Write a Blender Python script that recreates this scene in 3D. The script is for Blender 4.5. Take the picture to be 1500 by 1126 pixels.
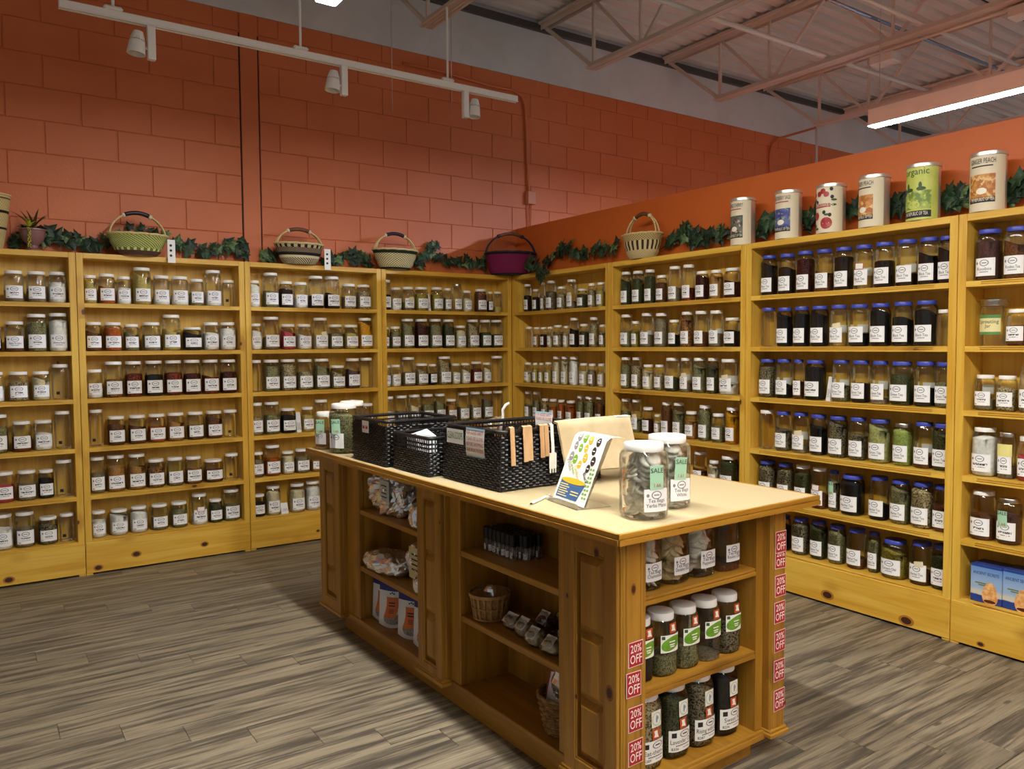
import bpy, bmesh, math, random
from mathutils import Vector, Matrix, noise

# ------------------------------------------------------------------ scene, camera, world, lights
for o in list(bpy.data.objects): bpy.data.objects.remove(o, do_unlink=True)
scene = bpy.context.scene
COL = scene.collection
random.seed(7)
F, YAW, PITCH, ROLL = 1146.99, 0.6016, 0.0495, -0.0069
CAM = Vector((-4.0732, -5.929, 1.53))
fw = Vector((math.sin(YAW)*math.cos(PITCH), math.cos(YAW)*math.cos(PITCH), -math.sin(PITCH)))
rt = Vector((math.cos(YAW), -math.sin(YAW), 0)); up = rt.cross(fw)
rt, up = rt*math.cos(ROLL)+up*math.sin(ROLL), -rt*math.sin(ROLL)+up*math.cos(ROLL)
cam_data = bpy.data.cameras.new('camera'); cam = bpy.data.objects.new('camera', cam_data); COL.objects.link(cam)
cam_data.sensor_width = 36; cam_data.lens = F/1500*36; cam_data.clip_end = 100
cam.matrix_world = Matrix(((rt.x, up.x, -fw.x, CAM.x), (rt.y, up.y, -fw.y, CAM.y), (rt.z, up.z, -fw.z, CAM.z), (0, 0, 0, 1)))
scene.camera = cam
w = bpy.data.worlds.new('world'); scene.world = w; w.use_nodes = True
w.node_tree.nodes['Background'].inputs[0].default_value = (1.0, 0.98, 0.95, 1)
w.node_tree.nodes['Background'].inputs[1].default_value = 0.16
scene.view_settings.view_transform = 'Standard'; scene.view_settings.look = 'None'
scene.view_settings.gamma = 1; scene.view_settings.exposure = 0.42; scene.view_settings.use_curve_mapping = False
LAMP = 100.0            # strength of the linear pendant diffusers

def ray(u, v): return fw + rt*((u-750)/F) + up*((563-v)/F)
def on(u, v, axis, val):
    d = ray(u, v); return CAM + d*((val-CAM[axis])/d[axis])
def depth(P): return (Vector(P)-CAM).dot(fw)
# island frame
IA = math.radians(1.0); IO = Vector((-2.505, -4.205, 0))
def W(u, v, z): return Vector((IO.x+u*math.cos(IA)-v*math.sin(IA), IO.y+u*math.sin(IA)+v*math.cos(IA), z))

# ------------------------------------------------------------------ mesh helpers
class MB:
    def __init__(s): s.v = []; s.f = []; s.uv = None; s.m = []
    def add(s, vs, fs, mi=0):
        n = len(s.v); s.v += [tuple(a) for a in vs]; s.f += [tuple(i+n for i in f) for f in fs]; s.m += [mi]*len(fs); return s
    def box(s, x0, x1, y0, y1, z0, z1, mi=0):
        vs = [(x, y, z) for z in (z0, z1) for y in (y0, y1) for x in (x0, x1)]
        return s.add(vs, [(0, 2, 3, 1), (4, 5, 7, 6), (0, 1, 5, 4), (2, 6, 7, 3), (0, 4, 6, 2), (1, 3, 7, 5)], mi)
    def cbox(s, x0, x1, y0, y1, z0, z1, c=.003, mi=0):   # chamfered box
        bm = bmesh.new(); bmesh.ops.create_cube(bm, size=1)
        for q in bm.verts: q.co = Vector(((x0+x1)/2+q.co.x*(x1-x0), (y0+y1)/2+q.co.y*(y1-y0), (z0+z1)/2+q.co.z*(z1-z0)))
        bmesh.ops.bevel(bm, geom=bm.edges[:], offset=c, segments=1, affect='EDGES')
        bm.verts.index_update(); s.add([q.co for q in bm.verts], [[q.index for q in f.verts] for f in bm.faces], mi); bm.free(); return s
    def lathe(s, prof, seg=24, n=2.0, cx=0, cy=0, cap=True, mi=0, wob=None):
        vs = []; fs = []
        for (r, z) in prof:
            for i in range(seg):
                a = 2*math.pi*i/seg; c, d = math.cos(a), math.sin(a)
                k = 1 if n == 2 else (abs(c)**n+abs(d)**n)**(-1/n)
                if n != 2: k = 1+(k-1)*.8
                rr = r*k
                if wob: rr *= wob(a, z)
                vs.append((cx+rr*c, cy+rr*d, z))
        for j in range(len(prof)-1):
            for i in range(seg):
                i2 = (i+1) % seg; fs.append((j*seg+i, j*seg+i2, (j+1)*seg+i2, (j+1)*seg+i))
        if cap:
            fs.append(tuple(range(seg-1, -1, -1))); fs.append(tuple((len(prof)-1)*seg+i for i in range(seg)))
        return s.add(vs, fs, mi)
    def tube(s, pts, r, seg=8, closed=False, mi=0):
        pts = [Vector(p) for p in pts]; n = len(pts); vs = []; fs = []
        rr = r if isinstance(r, (list, tuple)) else [r]*n
        t0 = (pts[1]-pts[0]).normalized(); a = Vector((0, 0, 1)) if abs(t0.z) < .9 else Vector((1, 0, 0))
        nn = t0.cross(a).normalized()
        for i, p in enumerate(pts):
            if closed: t = (pts[(i+1) % n]-pts[i-1]).normalized()
            else: t = (pts[min(i+1, n-1)]-pts[max(i-1, 0)]).normalized()
            nn = (nn-t*nn.dot(t)).normalized(); b = t.cross(nn)
            for k in range(seg):
                an = 2*math.pi*k/seg; vs.append(p+(nn*math.cos(an)+b*math.sin(an))*rr[i])
        for i in range(n if closed else n-1):
            j = (i+1) % n
            for k in range(seg):
                k2 = (k+1) % seg; fs.append((i*seg+k, i*seg+k2, j*seg+k2, j*seg+k))
        if not closed:
            fs.append(tuple(range(seg-1, -1, -1))); fs.append(tuple((n-1)*seg+k for k in range(seg)))
        return s.add(vs, fs, mi)
    def bar(s, a, b, wx, wy=None, mi=0):      # rectangular bar between two points
        a, b = Vector(a), Vector(b); t = (b-a).normalized(); wy = wy or wx
        h = Vector((0, 0, 1)) if abs(t.z) < .9 else Vector((1, 0, 0))
        n = t.cross(h).normalized()*wx/2; m = t.cross(n).normalized()*wy/2
        vs = [p+i*n+j*m for p in (a, b) for i, j in ((-1, -1), (1, -1), (1, 1), (-1, 1))]
        return s.add(vs, [(3, 2, 1, 0), (4, 5, 6, 7), (0, 1, 5, 4), (1, 2, 6, 5), (2, 3, 7, 6), (3, 0, 4, 7)], mi)
    def grid(s, fn, nu, nv, mi=0, uv=False):
        n0 = len(s.v)
        vs = [fn(i/nu, j/nv) for j in range(nv+1) for i in range(nu+1)]
        fs = [(j*(nu+1)+i, j*(nu+1)+i+1, (j+1)*(nu+1)+i+1, (j+1)*(nu+1)+i) for j in range(nv) for i in range(nu)]
        s.add(vs, fs, mi)
        if uv:
            s.uv = s.uv or {}
            for j in range(nv+1):
                for i in range(nu+1): s.uv[n0+j*(nu+1)+i] = (i/nu, j/nv)
        return s
    def disc(s, fn, cu, cv, ru, rv, seg=16, mi=0):   # ellipse mapped through fn(u,v)
        return s.add([fn(cu, cv)]+[fn(cu+ru*math.cos(2*math.pi*i/seg), cv+rv*math.sin(2*math.pi*i/seg)) for i in range(seg)],
                     [(0, i+1, (i+1) % seg+1) for i in range(seg)], mi)
    def mesh(s, name='mesh', smooth=False, mats=None):
        me = bpy.data.meshes.new(name); me.from_pydata(s.v, [], s.f)
        for p, mi in zip(me.polygons, s.m): p.material_index = mi
        if s.uv:
            ul = me.uv_layers.new(name='UVMap')
            for lp in me.loops: ul.data[lp.index].uv = s.uv.get(lp.vertex_index, (0, 0))
        if smooth:
            for p in me.polygons: p.use_smooth = True
            if smooth == 'auto':
                bm = bmesh.new(); bm.from_mesh(me)
                for e in bm.edges:
                    if len(e.link_faces) == 2 and e.calc_face_angle(0) > .6: e.smooth = False
                bm.to_mesh(me); bm.free()
        for m in (mats or []): me.materials.append(m)
        me.update(); return me
    def obj(s, name, mat, parent=None, smooth=False, **kw):
        me = s.mesh(name, smooth, mat if isinstance(mat, list) else [mat])
        return link(name, me, parent, **kw)
def link(name, me, parent=None, label=None, cat=None, group=None, kind=None, loc=None, rz=None, scale=None):
    o = bpy.data.objects.new(name, me); COL.objects.link(o)
    if parent is not None: o.parent = parent
    if loc is not None: o.location = loc
    if rz is not None: o.rotation_euler = (0, 0, rz)
    if scale is not None: o.scale = scale
    if label: o['label'] = label
    if cat: o['category'] = cat
    if group: o['group'] = group
    if kind: o['kind'] = kind
    return o
def thing(name, label, cat, loc=(0, 0, 0), rz=0, group=None): return link(name, None, None, label, cat, group, None, loc, rz)
def struct(o): o['kind'] = 'structure'; return o

TX = {}
def text2d(s, size=1.0, bold=0.0):
    """flat text: verts (x,y) centred on x, baseline 0, cap height ~ .7*size, and faces"""
    if (s, bold) not in TX:
        cu = bpy.data.curves.new('txt', 'FONT'); cu.body = s; cu.resolution_u = 2; cu.align_x = 'CENTER'; cu.fill_mode = 'FRONT'; cu.offset = bold
        ob = bpy.data.objects.new('txt', cu); COL.objects.link(ob)
        bpy.context.view_layer.update()
        me = bpy.data.meshes.new_from_object(ob.evaluated_get(bpy.context.evaluated_depsgraph_get()))
        TX[(s, bold)] = ([(v.co.x, v.co.y) for v in me.vertices], [tuple(p.vertices) for p in me.polygons])
        bpy.data.meshes.remove(me); bpy.data.objects.remove(ob, do_unlink=True); bpy.data.curves.remove(cu)
    vs, fs = TX[(s, bold)]; return [(x*size, y*size) for x, y in vs], fs
def put_text(mb, s, fn, cu, cv, size, mi=0, sx=1.0, bold=0.0, rot=0, maxw=None):
    vs, fs = text2d(s, size, bold)
    if maxw and vs:
        wd = max(v[0] for v in vs)-min(v[0] for v in vs)
        if wd*sx > maxw: sx = maxw/wd
    c, d = math.cos(rot), math.sin(rot)
    mb.add([fn(cu+x*sx*c-y*d, cv+x*sx*d+y*c) for x, y in vs], fs, mi)

# ------------------------------------------------------------------ materials
def lin(c):
    f = lambda x: (x/255/12.92 if x/255 <= .04045 else ((x/255+.055)/1.055)**2.4)
    return (f(c[0]), f(c[1]), f(c[2]), 1)
MATS = {}
def mat(name, col=(200, 200, 200), rough=.6, metal=0, spec=.5, build=None, emit=None):
    if name in MATS: return MATS[name]
    m = bpy.data.materials.new(name); m.use_nodes = True; nt = m.node_tree; b = nt.nodes['Principled BSDF']
    b.inputs['Base Color'].default_value = lin(col); b.inputs['Roughness'].default_value = rough
    b.inputs['Metallic'].default_value = metal; b.inputs['Specular IOR Level'].default_value = spec
    if emit: b.inputs['Emission Color'].default_value = lin(col); b.inputs['Emission Strength'].default_value = emit
    if build: build(nt, b)
    MATS[name] = m; return m
class N:
    def __init__(s, nt): s.nt = nt
    def n(s, t, **kw):
        nd = s.nt.nodes.new(t)
        for k, v in kw.items():
            if k.startswith('i_'):
                key = k[2:]; key = int(key) if key.isdigit() else key.replace('_', ' ')
                if isinstance(v, bpy.types.NodeSocket): s.nt.links.new(v, nd.inputs[key])
                else: nd.inputs[key].default_value = v
            else: setattr(nd, k, v)
        return nd
    def math(s, op, a, b=None, c=None):
        kw = {'i_0': a}
        if b is not None: kw['i_1'] = b
        if c is not None: kw['i_2'] = c
        return s.n('ShaderNodeMath', operation=op, **kw).outputs[0]
    def mix(s, f, a, b):
        nd = s.n('ShaderNodeMix', data_type='RGBA')
        for k, v in ((0, f), (6, a), (7, b)):
            if isinstance(v, bpy.types.NodeSocket): s.nt.links.new(v, nd.inputs[k])
            else: nd.inputs[k].default_value = v
        return nd.outputs[2]
    def ramp(s, f, a, b):
        return s.n('ShaderNodeMapRange', i_0=f, i_1=a, i_2=b, interpolation_type='SMOOTHSTEP').outputs[0]
    def coord(s, kind='Object', scale=(1, 1, 1), rand=False):
        if kind == 'World': c = s.n('ShaderNodeNewGeometry').outputs['Position']
        else: c = s.n('ShaderNodeTexCoord').outputs[kind]
        if rand:
            r = s.n('ShaderNodeObjectInfo').outputs['Random']
            v = s.n('ShaderNodeVectorMath', operation='SCALE', i_0=(37.0, 23.0, 51.0), i_Scale=r).outputs[0]
            c = s.n('ShaderNodeVectorMath', operation='ADD', i_0=c, i_1=v).outputs[0]
        return s.n('ShaderNodeMapping', i_Vector=c, i_Scale=scale).outputs[0]
    def noise(s, vec, scale=1, detail=3, rough=.5): return s.n('ShaderNodeTexNoise', i_Vector=vec, i_Scale=scale, i_Detail=detail, i_Roughness=rough).outputs[0]
    def bump(s, b, h, st=.3, dist=.01):
        s.nt.links.new(s.n('ShaderNodeBump', i_Height=h, i_Strength=st, i_Distance=dist).outputs[0], b.inputs['Normal'])
    def base(s, b, c): s.nt.links.new(c, b.inputs['Base Color'])

def pine(axis, tone=0):
    name = 'pine_'+'xyz'[axis]+('' if not tone else '_aged')
    def bld(nt, b):
        n = N(nt); sc = [14, 14, 14]; sc[axis] = 1.1
        v = n.coord('Object', sc, rand=True)
        wob = n.noise(v, 1.0, 4, .6)
        sc2 = [70, 70, 70]; sc2[axis] = 2.0
        fine = n.noise(n.coord('Object', sc2, rand=True), 1.0, 2, .5)
        c1, c2, c3 = ((226, 184, 76), (208, 157, 48), (166, 112, 30)) if not tone else ((180, 132, 46), (152, 104, 28), (104, 62, 16))
        col = n.mix(n.ramp(wob, .35, .68), lin(c1), lin(c2))
        col = n.mix(n.math('MULTIPLY', n.ramp(fine, .52, .75), .28), col, lin(c3))
        # knots: sparse voronoi spots, elongated along the grain
        ks = [7, 7, 7]; ks[axis] = 4.2
        vo = n.n('ShaderNodeTexVoronoi', i_Vector=n.coord('Object', ks, rand=True), i_Scale=1.0)
        pick = n.math('GREATER_THAN', n.n('ShaderNodeSeparateColor', i_0=vo.outputs['Color']).outputs[0], .74)
        k = n.math('MULTIPLY', n.math('SUBTRACT', 1.0, n.ramp(vo.outputs['Distance'], .06, .10)), pick)
        halo = n.math('MULTIPLY', n.math('SUBTRACT', 1.0, n.ramp(vo.outputs['Distance'], .10, .42)), pick)
        col = n.mix(n.math('MULTIPLY', halo, .55), col, lin(c3))
        col = n.mix(n.math('MULTIPLY', k, .9), col, lin((58, 26, 12)))
        n.base(b, col); n.bump(b, fine, .08, .002)
    return mat(name, rough=.42, build=bld)
def paint_orange(name='orange_paint_cool_lit', strong=.35, ca=(207, 113, 64), cb=(199, 105, 56)):  # default tones include the pink cast of the cool pendant's light
    def bld(nt, b):
        n = N(nt); v = n.coord('World', (1, 1, 1))
        a = n.noise(v, 1.3, 3); f = n.noise(v, 55, 3, .65)
        n.base(b, n.mix(n.ramp(a, .3, .7), lin(ca), lin(cb)))
        n.bump(b, f, strong, .006)
    return mat(name, rough=.5, build=bld)
def plain_noise(name, c1, c2, scale=20, rough=.6, bump=.1, metal=0, stretch=(1, 1, 1), lo=.35, hi=.65, dist=.004, detail=3, spec=.5):
    def bld(nt, b):
        n = N(nt); f = n.noise(n.coord('World', stretch), scale, detail, .6)
        n.base(b, n.mix(n.ramp(f, lo, hi), lin(c1), lin(c2)))
        if bump: n.bump(b, f, bump, dist)
    return mat(name, rough=rough, metal=metal, build=bld, spec=spec)
def floor_mat():
    def bld(nt, b):
        n = N(nt)
        a = n.noise(n.coord('Object', (1.7, 30, 1), rand=True), 1.0, 5, .62)
        d = n.noise(n.coord('Object', (4.0, 110, 1), rand=True), 1.0, 3, .6)
        e = n.noise(n.coord('Object', (1.1, 9, 1), rand=True), 1.0, 2, .5)
        col = n.mix(n.ramp(a, .39, .61), lin((80, 74, 66)), lin((140, 129, 109)))
        col = n.mix(n.math('MULTIPLY', n.ramp(d, .5, .72), .55), col, lin((172, 160, 135)))
        col = n.mix(n.math('MULTIPLY', n.ramp(e, .5, .75), .4), col, lin((58, 54, 49)))
        kn = n.n('ShaderNodeTexVoronoi', i_Vector=n.coord('Object', (2.2, 7, 1), rand=True), i_Scale=1.0).outputs['Distance']
        col = n.mix(n.math('MULTIPLY', n.math('SUBTRACT', 1.0, n.ramp(kn, .03, .09)), .7), col, lin((40, 34, 28)))
        n.base(b, col); n.bump(b, d, .12, .002)
        nt.links.new(n.n('ShaderNodeMapRange', i_0=a, i_1=.3, i_2=.7, i_3=.36, i_4=.5).outputs[0], b.inputs['Roughness'])
    return mat('vinyl_plank', build=bld, spec=.4)
def glass_mat(name='jar_glass', tint=(250, 251, 248), base=.06):
    if name in MATS: return MATS[name]
    m = bpy.data.materials.new(name); m.use_nodes = True; nt = m.node_tree; n = N(nt)
    for x in list(nt.nodes):
        if x.type == 'BSDF_PRINCIPLED': nt.nodes.remove(x)
    tr = n.n('ShaderNodeBsdfTransparent', i_Color=lin(tint)); gl = n.n('ShaderNodeBsdfGlossy', i_Roughness=.04, i_Color=(1, 1, 1, 1))
    fr = n.n('ShaderNodeFresnel', i_IOR=1.45).outputs[0]
    f = n.math('ADD', n.math('MULTIPLY', fr, .75), base*.3)
    mx = n.n('ShaderNodeMixShader', i_0=f, i_1=tr.outputs[0], i_2=gl.outputs[0])
    nt.links.new(mx.outputs[0], nt.nodes['Material Output'].inputs[0])
    MATS[name] = m; return m
def content_mat(code, c1, c2, scale, bump):
    def bld(nt, b):
        n = N(nt); v = n.coord('World', (1, 1, 1))
        f = n.noise(v, scale, 2, .7); big = n.noise(v, 28, 2)
        col = n.mix(n.ramp(f, .38, .58), lin(c1), lin(c2))
        col = n.mix(n.math('MULTIPLY', n.ramp(big, .4, .75), .2), col, lin(c1))
        n.base(b, col)
        if bump: n.bump(b, f, bump, .004)
    return mat('contents_'+code, rough=.85, build=bld, spec=.2)
def label_mat(name='jar_label_print', text=True, paper=(240, 242, 246)):
    def bld(nt, b):
        n = N(nt); uv = n.n('ShaderNodeSeparateXYZ', i_0=n.n('ShaderNodeTexCoord').outputs['UV']); u, v = uv.outputs[0], uv.outputs[1]
        def ell(cu, cv, ru, rv):
            return n.math('SQRT', n.math('ADD', n.math('POWER', n.math('DIVIDE', n.math('SUBTRACT', u, cu), ru), 2.0), n.math('POWER', n.math('DIVIDE', n.math('SUBTRACT', v, cv), rv), 2.0)))
        e = ell(.5, .73, .21, .17); ring = n.math('COMPARE', e, .95, .11)
        inn = n.math('MULTIPLY', n.math('COMPARE', v, .73, .035), n.math('COMPARE', u, .5, .12))
        ic = n.math('LESS_THAN', ell(.14, .72, .055, .075), 1.0)
        ink = n.math('MAXIMUM', n.math('MULTIPLY', ring, .75), n.math('MAXIMUM', n.math('MULTIPLY', inn, .6), n.math('MULTIPLY', ic, .75)))
        if text:
            r = n.n('ShaderNodeObjectInfo').outputs['Random']
            uo = n.math('ADD', u, n.math('MULTIPLY', r, 50.0))
            vec = n.n('ShaderNodeCombineXYZ', i_0=n.math('MULTIPLY', uo, 26.0), i_1=n.math('MULTIPLY', v, 9.0)).outputs[0]
            g = n.ramp(n.noise(vec, 1.0, 1), .40, .52)
            hw = n.math('ADD', .20, n.math('MULTIPLY', r, .16))
            l1 = n.math('MULTIPLY', n.math('COMPARE', v, .42, .06), n.math('COMPARE', u, .5, hw))
            l2 = n.math('MULTIPLY', n.math('COMPARE', v, .26, .03), n.math('COMPARE', u, .52, .24))
            l3 = n.math('MULTIPLY', n.math('COMPARE', v, .1, .03), n.math('COMPARE', u, .14, .08))
            t = n.math('MULTIPLY', n.math('MAXIMUM', l1, n.math('MAXIMUM', n.math('MULTIPLY', l2, .7), l3)), g)
            ink = n.math('MAXIMUM', ink, t)
        n.base(b, n.mix(ink, lin(paper), lin((38, 38, 46))))
    return mat(name, rough=.5, build=bld, spec=.3)
def weave_mat(name, bands, nu=40, nv=24, rough=.8):
    """basket weave by UV: bands = [(v_top, colA, colB, style)] style: check, solid, diag, vert"""
    def bld(nt, b):
        n = N(nt); uv = n.n('ShaderNodeSeparateXYZ', i_0=n.n('ShaderNodeTexCoord').outputs['UV']); u, v = uv.outputs[0], uv.outputs[1]
        U = n.math('MULTIPLY', u, float(nu)); V = n.math('MULTIPLY', v, float(nv))
        fu = n.math('FRACT', n.math('ADD', U, n.math('MULTIPLY', n.math('FLOOR', n.math('MODULO', V, 2.0)), .5)))
        chk = n.math('LESS_THAN', fu, .5); di = n.math('LESS_THAN', n.math('FRACT', n.math('ADD', U, n.math('MULTIPLY', V, .37))), .5)
        ve = n.math('LESS_THAN', n.math('FRACT', n.math('MULTIPLY', U, .5)), .55)
        col = None
        for vt, ca, cb, st in bands:
            f = {'check': chk, 'diag': di, 'vert': ve, 'solid': 0.0}[st]
            c = n.mix(f, lin(ca), lin(cb))
            col = c if col is None else n.mix(n.math('GREATER_THAN', v, prev), col, c)
            prev = vt
        n.base(b, col)
        hh = n.math('ADD', n.math('ABSOLUTE', n.math('SINE', n.math('MULTIPLY', U, 6.283))), n.math('ABSOLUTE', n.math('SINE', n.math('MULTIPLY', V, 3.1416))))
        n.bump(b, hh, .5, .003)
    return mat(name, rough=rough, build=bld, spec=.3)

M_WHITE = mat('white_plastic', (240, 240, 238), .35)
M_BLUE = mat('blue_plastic', (62, 76, 178), .35)
M_STEEL = mat('brushed_metal', (200, 198, 192), .28, 1.0)
M_TIN = mat('tin_metal', (226, 222, 214), .3, .75)
M_GLASS = glass_mat()
M_LABEL = label_mat(); M_LABEL0 = label_mat('jar_label_logo', False)
M_INK = mat('ink', (30, 30, 36), .6); M_RED = mat('red_print', (178, 30, 34), .5); M_PAPER = mat('paper', (240, 240, 236), .7)
M_PINK = mat('red_ink', (170, 60, 70), .6); M_GREENINK = mat('green_ink', (40, 105, 60), .6); M_MINT = mat('mint_tag', (168, 214, 182), .6)
M_BLACK = mat('black_plastic', (14, 14, 14), .45)
M_WPAINT = mat('white_paint', (232, 230, 226), .45)
# ------------------------------------------------------------------ lamps the shop has: long linear pendants
M_DIFF = mat('led_diffuser', (255, 249, 238), .5, emit=LAMP)
M_DIFF2 = mat('led_diffuser_cool', (220, 231, 255), .5, emit=LAMP*2.2)
def pendant(x, y0, y1, z, md, label):
    t = thing('linear_pendant', label, 'light', (x, y0, z), 0, 'linear pendants of the shop')
    L = y1-y0
    MB().box(-.055, .055, 0, L, .012, .125).box(-.055, -.05, 0, L, 0, .012).box(.05, .055, 0, L, 0, .012).obj('housing', M_WPAINT, t)
    MB().box(-.05, .05, -.0, L, -.004, .012).obj('diffuser', md, t)
    for k in (.06, L/2, L-.06):
        MB().tube([(0, k, .125), (0, k, 4.5-z)], .003, 6).obj('cable', M_STEEL, t)
pendant(-2.57, -9.5, -2.12, 3.24, M_DIFF, 'long white linear pendant hanging above the pine island')
pendant(1.9, -9.5, -2.33, 3.255, M_DIFF2, 'long white linear pendant glowing beyond the orange partition wall')

# ------------------------------------------------------------------ floor of separate planks
M_FLOOR = floor_mat()
flo = struct(MB().box(-9, 7, -9.5, .4, -.05, -.004).obj('floor', M_FLOOR))
PW, PL_ = .157, 1.23
pm = MB().cbox(.0008, PL_-.0008, -PW+.0006, -.0006, -.006, 0, .0012).mesh('floor_plank', mats=[M_FLOOR])
rest = MB()
for k in range(-11, 51):
    y = -1.665-PW*k
    if y > .4: continue
    x = (-3.45+.209*k) % PL_-PL_*8
    while x < 7:
        if -5.6 < x+PL_ and x < .0 and -6.2 < y < .15:
            # planks wholly behind the bookcases or under the island plinth are left to the joined rest
            link('floor_plank', pm, flo, loc=(x, y, 0))
        else:
            rest.box(max(x+.0008, -9), min(x+PL_-.0008, 7), y-PW+.0006, y-.0006, -.006, 0)
        x += PL_
ro = rest.obj('outer_planks', M_FLOOR, flo); ro['kind'] = 'stuff'

# ------------------------------------------------------------------ walls
M_OR = paint_orange(); M_ORP = paint_orange('orange_paint_warm_lit', .08, (208, 106, 42), (202, 99, 37))  # one paint; cool pinkish light on the block wall is mixed into its colour
WY = .22; ZT = 4.06
M_GREY = plain_noise('grey_upper_wall', (200, 200, 202), (208, 208, 210), 3, .7, .06)
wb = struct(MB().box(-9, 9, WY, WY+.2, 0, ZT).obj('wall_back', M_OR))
MB().box(-9, 9, WY-.006, WY+.2, ZT, 4.75).obj('upper_band', M_GREY, wb, label='pale grey upper wall band')
MB().box(-9, 9, WY-.05, WY, 4.52, 4.58).obj('ledger_angle', mat('dark_steel', (92, 90, 88), .5, .6), wb)
PZ, PX = .2165, .44
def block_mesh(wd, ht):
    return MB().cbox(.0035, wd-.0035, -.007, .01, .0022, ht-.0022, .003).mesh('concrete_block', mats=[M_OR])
BK = {}
def blk(x0, x1, z0, z1):
    if x1-x0 < .03 or z1-z0 < .03: return
    if x0 > .32 and z1 < 2.63+.33*(x0-.32)*.35: return   # hidden behind the partition
    key = (round(x1-x0, 3), round(z1-z0, 3))
    if key not in BK: BK[key] = block_mesh(*key)
    link('concrete_block', BK[key], wb, loc=(x0, WY, z0))
for k in range(-4, 6):
    z0 = 2.834+PZ*k; z1 = min(z0+PZ, ZT)
    if k == -4: z0 = z1-PZ
    for (xa, xb, ph) in ((-5.0, -2.344, -3.633), (-2.198, 5.4, -2.043+.22)):
        p0 = ph+(.22 if k % 2 else 0)
        i = math.floor((xa-p0)/PX); x = p0+i*PX
        while x < xb:
            blk(max(x, xa), min(x+PX, xb), z0, z1); x += PX
# the plain full-height strip between two control joints
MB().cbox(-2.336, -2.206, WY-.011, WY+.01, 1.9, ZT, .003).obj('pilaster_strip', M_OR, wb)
for x in (-2.341, -2.201): MB().box(x-.0045, x+.0045, WY-.004, WY+.001, 1.9, ZT-.15).obj('control_joint', mat('dark_sealant', (52, 22, 22), .8), wb)
PXW = .21; PT = 2.635
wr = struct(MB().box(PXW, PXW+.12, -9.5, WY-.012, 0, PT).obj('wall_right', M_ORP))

# painted conduit and box on the block wall
cd = thing('wall_conduit', 'painted conduit bending down the block wall to a small square box', 'conduit', (0, WY, 0))
q = [on(590, 93, 1, WY-.03), on(640, 103, 1, WY-.03), on(720, 126, 1, WY-.03), on(752, 132, 1, WY-.03), on(764, 140, 1, WY-.03), on(769, 155, 1, WY-.03), on(771, 190, 1, WY-.03), on(774, 283, 1, WY-.03)]
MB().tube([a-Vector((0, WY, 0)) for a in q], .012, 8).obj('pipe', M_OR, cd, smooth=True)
bx = on(777, 290, 1, WY-.04)
MB().cbox(bx.x-.045, bx.x+.045, -.07, -.012, bx.z-.06, bx.z+.06, .005).obj('junction_box', mat('box_paint', (205, 128, 98), .5), cd)
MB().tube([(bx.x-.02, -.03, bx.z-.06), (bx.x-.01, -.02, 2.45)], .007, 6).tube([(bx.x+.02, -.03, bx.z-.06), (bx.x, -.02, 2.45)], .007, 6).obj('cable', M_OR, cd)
cd2 = thing('wall_conduit', 'painted conduit with a rounded elbow where the wall passes behind the partition', 'conduit', (0, WY, 0))
q = [on(1128, 262, 1, WY-.03), on(1128, 225, 1, WY-.03), on(1131, 211, 1, WY-.03), on(1140, 203, 1, WY-.03), on(1195, 187, 1, WY-.3)]
MB().tube([a-Vector((0, WY, 0)) for a in q], .014, 8).obj('pipe', M_OR, cd2, smooth=True)

# ------------------------------------------------------------------ ceiling: ribbed steel deck on bar joists
M_DECK = plain_noise('deck_paint', (210, 206, 200), (217, 213, 208), 2, .6, 0)
mb = MB(); pr = []
y = -9.5
while y < WY+.15:
    pr += [(y, 4.62), (y+.09, 4.62), (y+.105, 4.665), (y+.145, 4.665)]; y += .16
vs = []; fs = []
for (yy, zz) in pr: vs += [(-9, yy, zz), (9, yy, zz)]
for i in range(len(pr)-1): fs.append((2*i, 2*i+2, 2*i+3, 2*i+1))
mb.add(vs, fs); struct(mb.obj('ceiling', M_DECK))
MB().box(-9, 9, -9.5, WY+.2, 4.68, 4.74).obj('deck_top', M_DECK, bpy.data.objects['ceiling'])
M_JOIST = mat('joist_paint', (208, 194, 182), .55)
def joist(x, label):
    t = thing('bar_joist', label, 'joist', (x, WY, 4.0), 0, 'ceiling bar joists')
    zt, zb = .575, -.04
    for sx in (-.032, .032):
        MB().box(sx-.028, sx+.028, -9.6, -.01, zt-.006, zt+.02).box(sx-.004, sx+.004, -9.6, -.01, zt-.05, zt).obj('top_chord', M_JOIST, t)
        MB().box(sx-.026, sx+.026, -9.6, -.74, zb, zb+.007).box(sx-.004, sx+.004, -9.6, -.74, zb, zb+.045).obj('bottom_chord', M_JOIST, t)
    yy = -.06; pts = [(-.06, zt-.03)]
    MB().bar((0, -.08, zt-.03), (0, -.76, zb+.03), .03).obj('web', M_JOIST, t)
    MB().bar((0, -.78, zb+.02), (0, -.78, zt), .024).obj('web', M_JOIST, t)
    y0 = -.78
    for i in range(7):
        a = y0-i*1.2
        MB().bar((0, a, zt-.02), (0, a-.55, zb+.03), .024).obj('web', M_JOIST, t)
        MB().bar((0, a-.62, zb+.03), (0, a-1.17, zt-.02), .024).obj('web', M_JOIST, t)
        if i < 3: MB().bar((0, a-.585, zb+.03), (0, a-.585, zt), .02).obj('web', M_JOIST, t)
joist(-1.14, 'steel bar joist nearest the hanging track light')
joist(.509, 'steel bar joist above the orange partition wall')
joist(2.157, 'steel bar joist over the pendant beyond the partition')
joist(3.8, 'steel bar joist beyond the pendant behind the partition')
joist(5.45, 'steel bar joist farthest beyond the partition')
joist(-2.79, 'steel bar joist over the island pendant')
M_PIPE = mat('pipe_white', (204, 199, 192), .4)
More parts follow.
